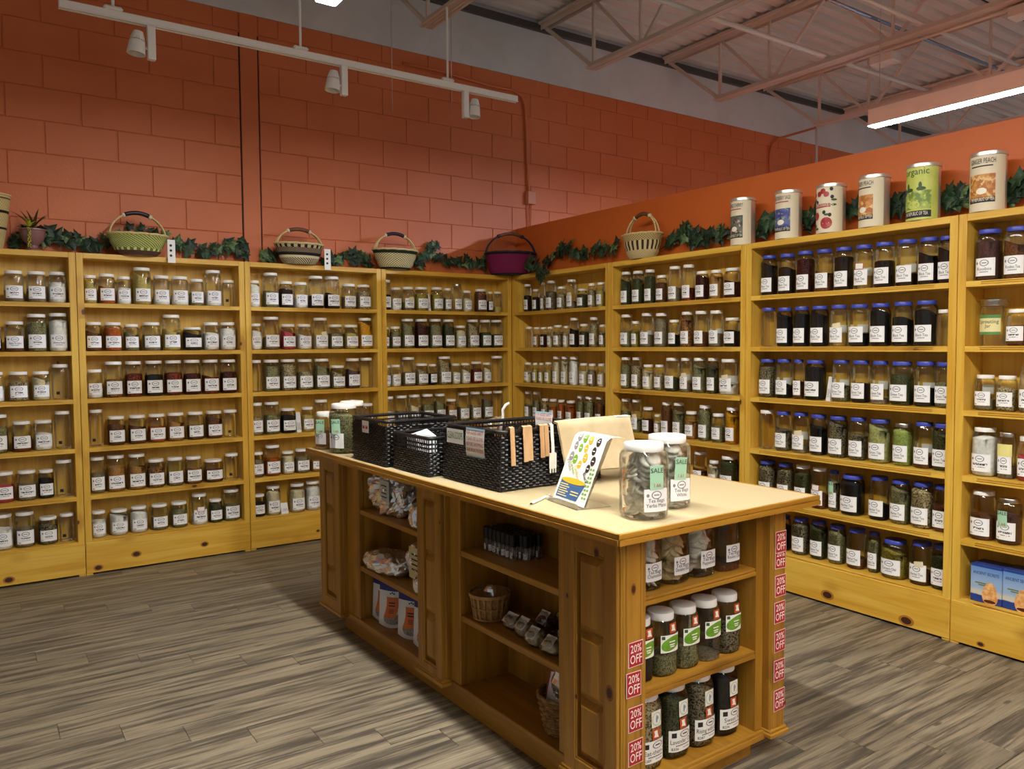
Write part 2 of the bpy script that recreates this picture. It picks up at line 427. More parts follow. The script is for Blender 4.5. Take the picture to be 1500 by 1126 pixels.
def run(name, label, a, b, r, m=M_PIPE, cat='pipe'):
    a, b = Vector(a), Vector(b)
    o = MB().tube([Vector((0, 0, 0)), b-a], r, 8).obj(name, m, None, smooth=True, label=label, cat=cat); o.location = a
    return o
run('ceiling_pipe', 'white ceiling pipe crossing the joists farthest from the block wall', (-3, -3.55, 4.0), (7, -3.55, 4.0), .018)
run('ceiling_pipe', 'white ceiling pipe crossing the joists nearest the block wall', (-3, -1.75, 4.03), (7, -1.75, 4.03), .02)
run('ceiling_pipe', 'white ceiling pipe crossing under the middle of the joists', (-3, -2.6, 4.02), (7, -2.6, 4.02), .016)
run('steel_tube', 'shiny bluish steel tube slung across the joists', (1.2, -2.2, 4.2), (4.6, -2.2, 4.2), .014, mat('bluish_steel', (150, 168, 196), .25, .9), 'tube')
run('black_cable', 'thin black cable strung through the joist webs', (1.6, -2.75, 4.3), (5.4, -2.75, 4.3), .006, M_BLACK, 'cable')
run('surface_conduit', 'white conduit fixed along the underside of a bar joist', (2.22, -6, 3.945), (2.22, -1.2, 3.945), .014)
for k, (x, y) in enumerate(((2.22, -3.3), (2.3, -2.2))):
    MB().cbox(-.07, .07, -.1, .1, -.08, 0, .008).obj('junction_box', M_PIPE, None, label=('white junction box under the joist conduit', 'white junction box beside the bluish steel tube')[k], cat='box').location = (x, y, 3.94)
def hang(u, v0, v1, y, label):
    a = on(u, v0, 1, y); b = on(u, v1, 1, y); a = Vector((b.x, y, 4.6))
    return run('hanging_wire', label, a, b, .0025, M_STEEL, 'wire')
hang(575, 0, 165, -.3, 'thin slack wire hanging before the block wall left of the track lamps')
hang(662, 50, 172, -.3, 'thin slack wire hanging before the block wall by the last track lamp')
p_ = on(1196, 235, 1, -.5); run('drop_rod', 'thin white rod dropping from a joist to behind the partition', (p_.x, -.5, 3.95), (p_.x, -.5, 2.7), .014)

# ------------------------------------------------------------------ track light
TY = -.95
ta, tb = on(86, 16, 1, TY), on(757, 137, 1, TY); tz = (ta.z+tb.z)/2
tl = thing('track_light', 'white ceiling-hung track with three small white spot heads', 'light', (ta.x, TY, tz))
L = tb.x-ta.x
MB().cbox(0, L, -.018, .018, -.02, .02, .003).box(0, L, -.02, -.012, -.026, -.02).box(0, L, .012, .02, -.026, -.02).obj('track', M_WPAINT, tl)
for u in (167, 440, 655):
    x = on(u, 60, 1, TY).x-ta.x
    MB().cbox(x-.05, x+.05, -.02, .02, .02, .045, .01).obj('canopy', M_WPAINT, tl)
    MB().tube([(x, 0, .04), (x, 0, (3.95 if u == 655 else 4.6)-tz)], .0085, 8).obj('rod', M_WPAINT, tl)
for (u, sd, tilt) in ((222, -1, .12), (503, -1, .1), (681, 1, -.1)):
    x = on(u, 80, 1, TY).x-ta.x
    hd = link('spot_head', MB().cbox(x-.022, x+.022, -.02, .02, -.215, -.02, .004).mesh('spot_head', mats=[M_WPAINT]), tl)
    c = Vector((x+sd*.075, 0, -.135))
    prof = [(.012, .07), (.026, .068), (.038, .03), (.0398, .020), (.0412, .012), (.043, .0), (.05, -.06), (.047, -.06), (.036, -.02)]
    sm = MB().lathe(prof, 40, cap=False)
    keep = [k for k in range(len(sm.f)) if not (k//40 == 3 and k % 2 == 0)]      # open vent slots round the shade
    sm.f = [sm.f[k] for k in keep]; sm.m = [0]*len(keep)
    sh = sm.obj('lamp_shade', M_WPAINT, hd, smooth='auto'); sh.location = c; sh.rotation_euler = (0, tilt*sd*-1, 0)
    MB().bar((x, 0, -.17), (x+sd*.03, 0, -.15), .014).obj('knuckle', M_WPAINT, hd)

# ------------------------------------------------------------------ bookcases
SH = [1.833, 1.512, 1.192, .862, .54, .234]; HT = 2.166; DP = .2; ST = .042
PX_, PY_, PZ_ = pine(0), pine(1), pine(2)
M_BACK = pine(2)
def bookcase(w, loc, rz, label):
    t = thing('bookcase', label, 'bookcase', loc, rz, 'pine bookcases along the walls')
    for x0, x1 in ((.0015, ST), (w-ST, w-.0015)):
        MB().cbox(x0, x1, 0, DP, SH[5]-.004 if 0 else 0.0, HT, .002).obj('side_panel', PZ_, t)
    MB().cbox(ST, w-ST, .0, DP, HT-.036, HT, .002).obj('top_rail', PX_, t)
    MB().box(ST, w-ST, DP-.01, DP, .1, HT-.036).obj('back_panel', M_BACK, t)
    MB().cbox(.002, w-.002, -.004, .018, .012, SH[5]-.012, .003).obj('base_board', PX_, t)
    for i, z in enumerate(SH):
        m = MB(); x0, x1 = ST, w-ST; e = .07
        m.box(x0, x1, .006, DP-.01, z-.028, z)
        m.box(x0, x0+e, 0, .006, z-.028, z).box(x1-e, x1, 0, .006, z-.028, z)
        for za, zb in ((z-.005, z), (z-.0145, z-.0095), (z-.028, z-.019)): m.box(x0+e, x1-e, 0, .006, za, zb)
        m.obj('shelf', PX_, t)
    return t
BX = [-4.6, -3.497, -2.400, -1.296, 0.0]
LB = ['pine bookcase under the potted succulent', 'pine bookcase under the green woven basket', 'pine bookcase under the black-banded basket', 'pine bookcase ending at the room corner under the magenta basket']
for i in range(4): bookcase(BX[i+1]-BX[i], (BX[i], 0, 0), 0, LB[i])
BY = [0.0, -1.33, -2.638, -3.943, -5.2]
LR = ['pine bookcase starting at the room corner below trailing ivy', 'pine bookcase under the small slatted basket', 'pine bookcase filled with blue-lidded jars', 'pine bookcase holding two blue salt lamp boxes']
for i in range(4): bookcase(BY[i]-BY[i+1], (0, BY[i], 0), -math.pi/2, LR[i])

def knot(t, lx, z, r=.02, e=1.5, y=-.0046, nm='knot'):
    f = lambda a, b: (lx+a, y, z+b)
    q = MB(); q.disc(f, 0, 0, r*e*1.5, r*1.5, 16); q.obj('knot_ring', M_KNOTR, t)
    f = lambda a, b: (lx+a, y-.0004, z+b); q = MB(); q.disc(f, 0, 0, r*e, r, 14); q.obj(nm, M_KNOT, t)
M_KNOT = mat('pine_knot', (62, 28, 16), .5); M_KNOTR = mat('pine_knot_ring', (168, 112, 38), .45)
CASES = [o for o in bpy.data.objects if o.name.startswith('bookcase')]
CASES.sort(key=lambda o: o.name)
for (u, v, i, r) in ((13, 849, 0, .015), (199.7, 811, 1, .015), (299.6, 796.6, 1, .013), (144, 831, 1, .014), (465.6, 777, 2, .008), (1212.5, 871, 6, .019), (1328, 908.6, 6, .019), (1437, 943, 7, .009)):
    if i < 4: P = on(u, v, 1, 0); knot(CASES[i], P.x-BX[i], P.z, r)
    else: P = on(u, v, 0, 0); knot(CASES[i], BY[i-4]-P.y, P.z, r)
# ------------------------------------------------------------------ island
PXA, PYA, PZA = pine(0, 1), pine(1, 1), pine(2, 1)
isl = thing('display_island', 'pine island counter with pale laminate top and open shelves', 'counter', IO, IA)
def speck(nt, b):
    n = N(nt); f = n.noise(n.coord('World'), 260, 2, .7)
    n.base(b, n.mix(n.ramp(f, .42, .62), lin((199, 184, 148)), lin((183, 165, 126))))
M_LAM = mat('pale_laminate', rough=.38, build=speck)
TH = .965; TU, TV = 1.005, 2.535
MB().box(.006, TU-.006, .006, TV-.006, TH-.02, TH).obj('countertop', M_LAM, isl)
mb = MB()
def edge(mb, a, b, off):   # stepped edge band with a groove
    (x0, y0), (x1, y1) = a, b; nx, ny = off
    for (o, z0, z1) in ((.0, TH-.0135, TH+.0005), (-.004, TH-.017, TH-.0135), (.003, TH-.034, TH-.017)):
        xs = sorted((x0+nx*(.006+o), x1-nx*.006)) if nx else (x0, x1)
        ys = sorted((y0+ny*(.006+o), y1-ny*.006)) if ny else (y0, y1)
        mb.box(min(xs), max(xs), min(ys), max(ys), z0, z1)
edge(mb, (0, 0), (0, TV), (-1, 0)); mb.obj('edge_band', PYA, isl)
mb = MB(); edge(mb, (TU, 0), (TU, TV), (1, 0)); mb.obj('edge_band', PYA, isl)
mb = MB(); edge(mb, (-.006, 0), (TU+.006, 0), (0, -1)); mb.obj('edge_band', PXA, isl)
mb = MB(); edge(mb, (-.006, TV), (TU+.006, TV), (0, 1)); mb.obj('edge_band', PXA, isl)
ZB, ZS = .10, TH-.036
UL, UR = .055, .895; US = .095        # pilaster face, right face, recessed stile face
MB().box(.1, .775, .116, 2.27, 0.0, ZB-.03).obj('plinth', PYA, isl)
MB().cbox(US-.004, UR-.02, .085, TV-.08, ZB-.03, ZB, .003).obj('bottom_shelf', PYA, isl)
def raised_panel(nm, u, v0, v1, z0, z1, par, face):  # frame-and-field panel on a u=const face (face -1) or v=const face
    m = MB()
    def pl(a0, a1, b0, b1, d0, d1):
        m.cbox(u+d0, u+d1, a0, a1, b0, b1, .0035)
    w = v1-v0; fr = w*.24
    pl(v0+fr, v1-fr, z0+fr, z1-fr, -.004, .01)                     # field below
    return m
def pilaster(v0, v1, cuts):
    m = MB().cbox(UL+.016, US+.03, v0, v1, ZB-.01, ZS, .003)
    o = m.obj('pilaster', PZA, isl)
    w = v1-v0; fr = w*.235; z0, z1 = ZB+.02, ZS-.02
    d0, d1 = UL-.004, UL+.018
    # outer frame
    f = MB().cbox(d0, d1, v0+.004, v0+fr, z0-.02, z1+.015, .003).cbox(d0, d1, v1-fr, v1-.004, z0-.02, z1+.015, .003)
    f.cbox(d0, d1, v0+fr-.003, v1-fr+.003, z1+.015-fr, z1+.015, .003).cbox(d0, d1, v0+fr-.003, v1-fr+.003, z0-.02, z0-.02+fr*.8, .003)
    f.obj('panel_frame', PZA, o)
    a0, a1, b0, b1 = v0+fr, v1-fr, z0-.02+fr*.8, z1+.015-fr
    mo = MB()                                                       # bead around the opening
    mo.cbox(d0+.003, d1+.002, a0, a0+.008, b0, b1, .002).cbox(d0+.003, d1+.002, a1-.008, a1, b0, b1, .002).cbox(d0+.003, d1+.002, a0, a1, b0, b0+.008, .002).cbox(d0+.003, d1+.002, a0, a1, b1-.008, b1, .002)
    mo.obj('bead', PZA, o)
    # stacked raised fields, sloping edges
    zs = [b0+.012]+[b0+(b1-b0)*c for c in cuts]+[b1-.012]
    for i in range(len(zs)-1):
        c0, c1 = zs[i]+.004, zs[i+1]-.004; e = min(.022, (a1-a0)*.25)
        q = [(d1-.003, a0+.010, c0), (d1-.003, a1-.010, c0), (d1-.003, a1-.010, c1), (d1-.003, a0+.010, c1),
             (d0+.002, a0+.010+e, c0+e), (d0+.002, a1-.010-e, c0+e), (d0+.002, a1-.010-e, c1-e), (d0+.002, a0+.010+e, c1-e)]
        MB().add(q, [(4, 7, 6, 5), (0, 4, 5, 1), (1, 5, 6, 2), (2, 6, 7, 3), (3, 7, 4, 0)]).obj('raised_field', PZA, o)
    # base moulding
    MB().cbox(UL-.014, US+.03, v0-.012, v1+.012, ZB-.022, ZB-.004, .004).cbox(UL-.008, US+.03, v0-.006, v1+.006, ZB-.004, ZB+.006, .003).obj('base_moulding', PYA, o)
pilaster(2.215, 2.49, (.22, .7)); pilaster(1.145, 1.36, (.30, .66)); pilaster(.062, .335, (.30, .62))
def stile(v0, v1): MB().cbox(US, US+.03, v0, v1, ZB, ZS, .003).obj('stile', PZA, isl)
stile(2.065, 2.215); stile(1.36, 1.43); stile(1.065, 1.145); stile(.335, .41)
UB = .34
for v in (2.065, 1.43, 1.065, .41):   # dividers at the openings
    s_ = 1 if v in (2.065, 1.065) else -1
    MB().box(US+.03, UB, min(v, v+s_*.018), max(v, v+s_*.018), ZB, ZS).obj('divider', PZA, isl)
MB().box(UB, UB+.012, .41, TV-.1, ZB, ZS).obj('back_panel', PZA, isl)
for (v0, v1, sz) in ((1.43, 2.065, (.684, .385)), (.41, 1.065, (.678, .402))):
    for z in sz:
        MB().cbox(US+.004, UB, v0, v1, z-.026, z, .003).obj('shelf', PYA, isl)
MB().box(UB+.012, UR-.02, TV-.1, TV-.08, ZB, ZS).obj('far_panel', PZA, isl)
MB().box(UR-.02, UR, .11, TV-.08, ZB-.01, ZS).obj('right_panel', PZA, isl)
# end posts with reeded faces
def post(u0, u1, inner):
    m = MB().cbox(u0, u1, .058, .12, ZB-.01, ZS, .003)
    wd = u1-u0
    m.cbox(u0+wd*.06, u0+wd*.14, .0545, .06, ZB, ZS-.01, .002).cbox(u0+wd*.2, u0+wd*.8, .053, .06, ZB, ZS-.01, .003).cbox(u0+wd*.86, u0+wd*.94, .0545, .06, ZB, ZS-.01, .002)
    o = m.obj('end_post', PZA, isl)
    MB().cbox(u0-.01, u1+.01, .04, .12, ZB-.022, ZB-.004, .004).cbox(u0-.004, u1+.004, .048, .12, ZB-.004, ZB+.006, .003).obj('base_moulding', PXA, o)
    return o
post(.062, .158, 1); post(.805, UR, -1)
MB().box(.158, .20, .09, .12, ZB, ZS).obj('stile', PZA, isl); MB().box(.765, .805, .09, .12, ZB, ZS).obj('stile', PZA, isl)
VB = .40
MB().box(.182, .20, .12, VB, ZB, ZS).obj('divider', PZA, isl); MB().box(.765, .783, .12, VB, ZB, ZS).obj('divider', PZA, isl)
MB().box(.182, .783, VB, VB+.01, ZB, ZS).obj('back_panel', PZA, isl)
for z in (.71, .402):
    m = MB().box(.20, .765, .1, VB, z-.026, z)
    for o, za, zb in ((.0, z-.008, z), (.004, z-.011, z-.008), (-.003, z-.026, z-.011)): m.box(.20, .765, .094+o, .1, za, zb)
    m.obj('shelf', PXA, isl)
m = MB()
for o, za, zb in ((.0, ZB-.008, ZB), (.004, ZB-.011, ZB-.008), (-.006, ZB-.03, ZB-.011)): m.box(.158, .805, .078+o, .09, za, zb)
m.obj('shelf_lip', PXA, isl)
# peg holes drilled into the right-hand jamb
jamb = [o for o in isl.children if o.name.startswith('divider')][-1]
m = MB()
for z in [.16+.05*i for i in range(15)]:
    for v in (.17, .33): m.tube([(.755, v, z), (.775, v, z)], .004, 8)
cut = m.obj('peg_cutter', PZA, isl)
md = jamb.modifiers.new('peg_holes', 'BOOLEAN'); md.operation = 'DIFFERENCE'; md.object = cut; md.solver = 'EXACT'
bpy.context.view_layer.update()
jm = bpy.data.meshes.new_from_object(jamb.evaluated_get(bpy.context.evaluated_depsgraph_get()))
jamb.modifiers.clear(); jamb.data = jm; bpy.data.objects.remove(cut, do_unlink=True)
# discount stickers
M_WTXT = mat('white_print', (246, 242, 238), .5)
def sticker(u, z, s=1.0, sk=.0, v=.0525):
    w_, h_ = .060*s, .076*s
    fn = lambda a, b: (u+a, v-.0006, z+b+a*sk)
    o = MB().add([fn(-w_/2-.002, -h_/2-.002), fn(w_/2+.002, -h_/2-.002), fn(w_/2+.002, h_/2+.002), fn(-w_/2-.002, h_/2+.002)], [(0, 1, 2, 3)]).obj('discount_sticker', M_WTXT, isl, label='red sticker reading 20% OFF')
    fn2 = lambda a, b: (u+a, v-.0012, z+b+a*sk)
    MB().add([fn2(-w_/2, -h_/2), fn2(w_/2, -h_/2), fn2(w_/2, h_/2), fn2(-w_/2, h_/2)], [(0, 1, 2, 3)]).obj('red_field', M_RED, o)
    fn3 = lambda a, b: (u+a, v-.0018, z+b+a*sk)
    t = MB(); put_text(t, '20%', fn3, 0, .006, .036*s, sx=.8, bold=.008, maxw=w_*.84); put_text(t, 'OFF', fn3, 0, -.029, .040*s, sx=.8, bold=.008, maxw=w_*.84)
    t.obj('lettering', M_WTXT, o)
for (u, z, sk) in ((.119, .559, .02), (.110, .463, -.02), (.119, .35, .0), (.119, .242, .02)): sticker(u, z, 1, sk)
for (u, z, sk) in ((.856, .743, -.06), (.855, .804, .0), (.858, .64, .0), (.855, .541, .02), (.857, .433, .03), (.855, .323, .0), (.857, .211, .03)):
    sticker(u, z, 1 if z != .743 else .98, sk, .0525 if z != .804 else .0505)

def iknot(P, face, r=.012, e=.7):
    if face == 'u': f = lambda o: (lambda a, b: (P.x-o, P.y+a, P.z+b))
    else: f = lambda o: (lambda a, b: (P.x+a, P.y-o, P.z+b))
    q = MB(); q.disc(f(.0003), 0, 0, r*e*1.5, r*1.6, 16); q.obj('knot_ring', mat('knot_ring_aged', (132, 78, 24), .45), isl)
    q = MB(); q.disc(f(.0007), 0, 0, r*e, r, 14); q.obj('knot', M_KNOT, isl)
def lvp(P):
    d = P-IO; return Vector((d.x*math.cos(IA)+d.y*math.sin(IA), -d.x*math.sin(IA)+d.y*math.cos(IA), P.z))
def at_u(px, py, u):
    d = lvp(CAM+ray(px, py))-lvp(CAM); c = lvp(CAM); return c+d*((u-c.x)/d.x)
def at_v(px, py, v):
    d = lvp(CAM+ray(px, py))-lvp(CAM); c = lvp(CAM); return c+d*((v-c.y)/d.y)
for (x, y, r) in ((873.8, 809.6, .013), (831, 872, .007), (892.7, 1015, .017), (844, 1020, .006), (644, 765, .006)): iknot(at_u(x, y, UL-.004), 'u', r)
for (x, y, r, e, v) in ((928, 863, .012, .6, .0525), (1147, 1030, .008, 1.6, .0525), (998, 774, .009, 1.3, -.003), (947.7, 779.5, .006, 1.3, -.003), (1095, 755, .005, 1.3, -.003)): iknot(at_v(x, y, v), 'v', r, e)
# ------------------------------------------------------------------ jars
CONT = {  # code: (dark, light, grain scale, bump, words)
 'W': ((222, 222, 219), (240, 240, 238), 60, .05, 'white powder'), 'w': ((204, 192, 156), (224, 214, 184), 90, .1, 'cream powder'),
 'y': ((168, 150, 74), (206, 190, 118), 160, .3, 'pale yellow flakes'), 'o': ((150, 74, 20), (188, 100, 36), 120, .1, 'orange spice powder'),
 'n': ((160, 114, 58), (188, 142, 80), 120, .1, 'tan powder'), 'b': ((84, 50, 28), (124, 78, 46), 140, .15, 'brown powder'),
 't': ((118, 106, 86), (150, 138, 114), 120, .1, 'grey-beige powder'), 'g': ((84, 84, 54), (156, 152, 112), 150, .4, 'grey-green herbs'),
 'G': ((30, 36, 18), (86, 90, 54), 160, .4, 'dark green leaves'), 'k': ((8, 8, 9), (34, 32, 31), 260, .4, 'black leaf tea'),
 'K': ((20, 12, 9), (52, 34, 24), 260, .4, 'dark brown tea'), 'r': ((60, 18, 10), (150, 62, 36), 90, .5, 'red-brown berries'),
 'R': ((30, 10, 9), (88, 32, 24), 90, .5, 'dark maroon berries'), 'p': ((172, 58, 74), (200, 84, 96), 90, .1, 'pink powder'),
 'P': ((80, 56, 66), (108, 78, 86), 90, .1, 'purple powder'), 's': ((84, 68, 44), (196, 180, 140), 120, .5, 'speckled beige seeds'),
 'S': ((16, 14, 9), (150, 138, 108), 140, .5, 'dark speckled tea'), 'c': ((60, 32, 16), (176, 122, 70), 100, .7, 'brown bark pieces'),
 'Y': ((186, 126, 8), (214, 158, 24), 110, .15, 'bright yellow powder'), 'L': ((134, 148, 74), (162, 176, 96), 90, .1, 'lime green powder'),
 'm': ((160, 160, 100), (188, 188, 130), 90, .1, 'pale green powder'), 'q': ((70, 44, 40), (100, 66, 60), 200, .2, 'reddish brown salt'),
 'N': ((104, 104, 40), (190, 168, 70), 170, .5, 'golden chai blend'), 'e': None}
def cmat(c): d = CONT[c]; return content_mat(c, d[0], d[1], d[2], d[3])
GP = [(.30, .0), (.42, .004), (.475, .025), (.498, .06), (.5, .10), (.5, .78), (.49, .84), (.455, .89), (.41, .915), (.40, .93), (.40, .99)]
ME_GLASS = {}
def glass_mesh(n):
    if n not in ME_GLASS: ME_GLASS[n] = MB().lathe(GP, 28, n).mesh('glass_body', 'auto', [M_GLASS])
    return ME_GLASS[n]
LIDP = [(.40, 0), (.435, .02), (.44, .12), (.44, .86), (.425, 1.0), (.30, 1.0)]
ME_LID = {}
for nm, m_ in (('w', M_WHITE), ('b', M_BLUE), ('s', M_STEEL)): ME_LID[nm] = MB().lathe(LIDP, 28).mesh('lid', 'auto', [m_])
ME_CONT = {}
def cont_mesh(code, n, var):
    k = (code, n, var)
    if k not in ME_CONT:
        mb = MB(); prof = [(.29, .012), (.41, .016), (.465, .06), (.484, .14), (.486, .5), (.486, .88)]
        mb.lathe(prof, 24, n, cap=False); base = len(prof)-1
        # top surface rings
        rnd = random.Random(var*7+3); ph = rnd.uniform(0, 6.28); tl = (0, .10, .22)[var % 3]; dome = (.06, .10, .02)[var % 3]
        rings = [(.486, 0), (.36, 1), (.2, 2), (.06, 3)]
        vs = []; fs = []
        for (r, j) in rings:
            for i in range(24):
                a = 2*math.pi*i/24; c, d = math.cos(a), math.sin(a); kk = 1 if n == 2 else 1+((abs(c)**n+abs(d)**n)**(-1/n)-1)*.8
                rr = r*kk; z = .90+dome*(1-(r/.486)**2)+tl*rr*math.cos(a-ph)+.025*math.sin(3*a+ph)*(r/.486)
                vs.append((rr*c, rr*d, z))
        for j in range(3):
            for i in range(24): fs.append((j*24+i, j*24+(i+1) % 24, (j+1)*24+(i+1) % 24, (j+1)*24+i))
        fs.append(tuple(72+i for i in range(24)))
        n0 = len(mb.v)
        mb.add(vs, fs); mb.add([], [])
        for i in range(24): mb.f.append((base*24+i, base*24+(i+1) % 24, n0+(i+1) % 24, n0+i)); mb.m.append(0)
        mb.f.append(tuple(range(23, -1, -1))); mb.m.append(0)
        ME_CONT[k] = mb.mesh('contents', True, [cmat(code)])
    return ME_CONT[k]
ME_LAB = {}
def supr(a, n):
    c, d = math.cos(a), math.sin(a)
    return .5 if n == 2 else .5*(1+((abs(c)**n+abs(d)**n)**(-1/n)-1)*.8)
def lab_mesh(n, ang, m_, key):
    """curved paper patch on unit-diameter jar facing -Y; unit height"""
    k = (n, round(ang, 2), key)
    if k not in ME_LAB:
        def fn(u, v):
            a = -math.pi/2+(u-.5)*2*ang; r = supr(a, n)+.012
            return (r*math.cos(a), r*math.sin(a), v)
        ME_LAB[k] = MB().grid(fn, 14, 1, uv=True).mesh('paper_label', True, [m_])
    return ME_LAB[k]
def wrap(d, n=2.0, off=.0, a0=0.0):
    """map (arc metres, z) onto a jar of diameter d facing -Y"""
    def fn(x, z):
        a = -math.pi/2+a0+x/(d*.52); r = (supr(a, n)+.012)*d+off
        return (r*math.cos(a), r*math.sin(a), z)
    return fn
def tag_on(t, d, n, x, z, w_, h_, m_, name='price_tag', rot=0.0, txt=None, label=None, border=None):
    fn0 = wrap(d, n, .0012); c, s_ = math.cos(rot), math.sin(rot)
    fn = lambda a, b: fn0(x+a*c-b*s_, z+a*s_+b*c)
    g = MB(); g.grid(lambda u, v: fn((u-.5)*w_, (v-.5)*h_), 12, 2); o = g.obj(name, m_, t, smooth=True)
    if label: o['label'] = label
    fn1 = wrap(d, n, .0026); f2 = lambda a, b: fn1(x+a*c-b*s_, z+a*s_+b*c)
    for (s, dx, dz, size, mm) in (txt or []):
        q = MB(); put_text(q, s, f2, dx, dz, size, maxw=w_*.9); q.obj('lettering', mm, o)
    if border:
        q = MB()
        for (a0, a1, b0, b1) in ((-.5, .5, .42, .5), (-.5, .5, -.5, -.42), (-.5, -.44, -.5, .5), (.44, .5, -.5, .5)):
            q.grid(lambda u, v: f2((a0+(a1-a0)*u)*w_, (b0+(b1-b0)*v)*h_), 3, 1)
        q.obj('border', border, o)
    return o
SALE = [('SALE', 0, .02, .024, M_INK), ('1.66', 0, -.032, .02, M_RED)]
ORDN = ['top', 'second', 'third', 'fourth', 'fifth', 'bottom']
JN = [0]
def jar(loc, rz, d, h, code, fill, lid='w', lab=True, n=2.6, labh=None, label=None, group=None, name='storage_jar', lw=None, var=None, lidh=None, labz=None, labmat=None, loff=0.0):
    JN[0] += 1; rnd = random.Random(JN[0]*13)
    t = thing(name, label, 'jar', loc, rz, group)
    var = rnd.randrange(3) if var is None else var
    lh = lidh or min(.021, .1*h); 
    link('glass_body', glass_mesh(n), t, scale=(d, d, h-.002))
    link('lid', ME_LID[lid], t, loc=(0, 0, h-lh), scale=(d, d, lh))
    if code != 'e':
        link('contents', cont_mesh(code, n, var), t, scale=(d, d, max(.02, min(.86, fill*.98)*h)))
    if lab:
        w_ = lw or .86; labh = labh or min(.088, h*.40)
        m_ = labmat or M_LABEL
        o = link('paper_label', lab_mesh(n, w_, m_, m_.name), t, loc=(0, 0, labz if labz is not None else .024), scale=(d, d, labh))
        o.rotation_euler = (0, 0, loff)
    return t
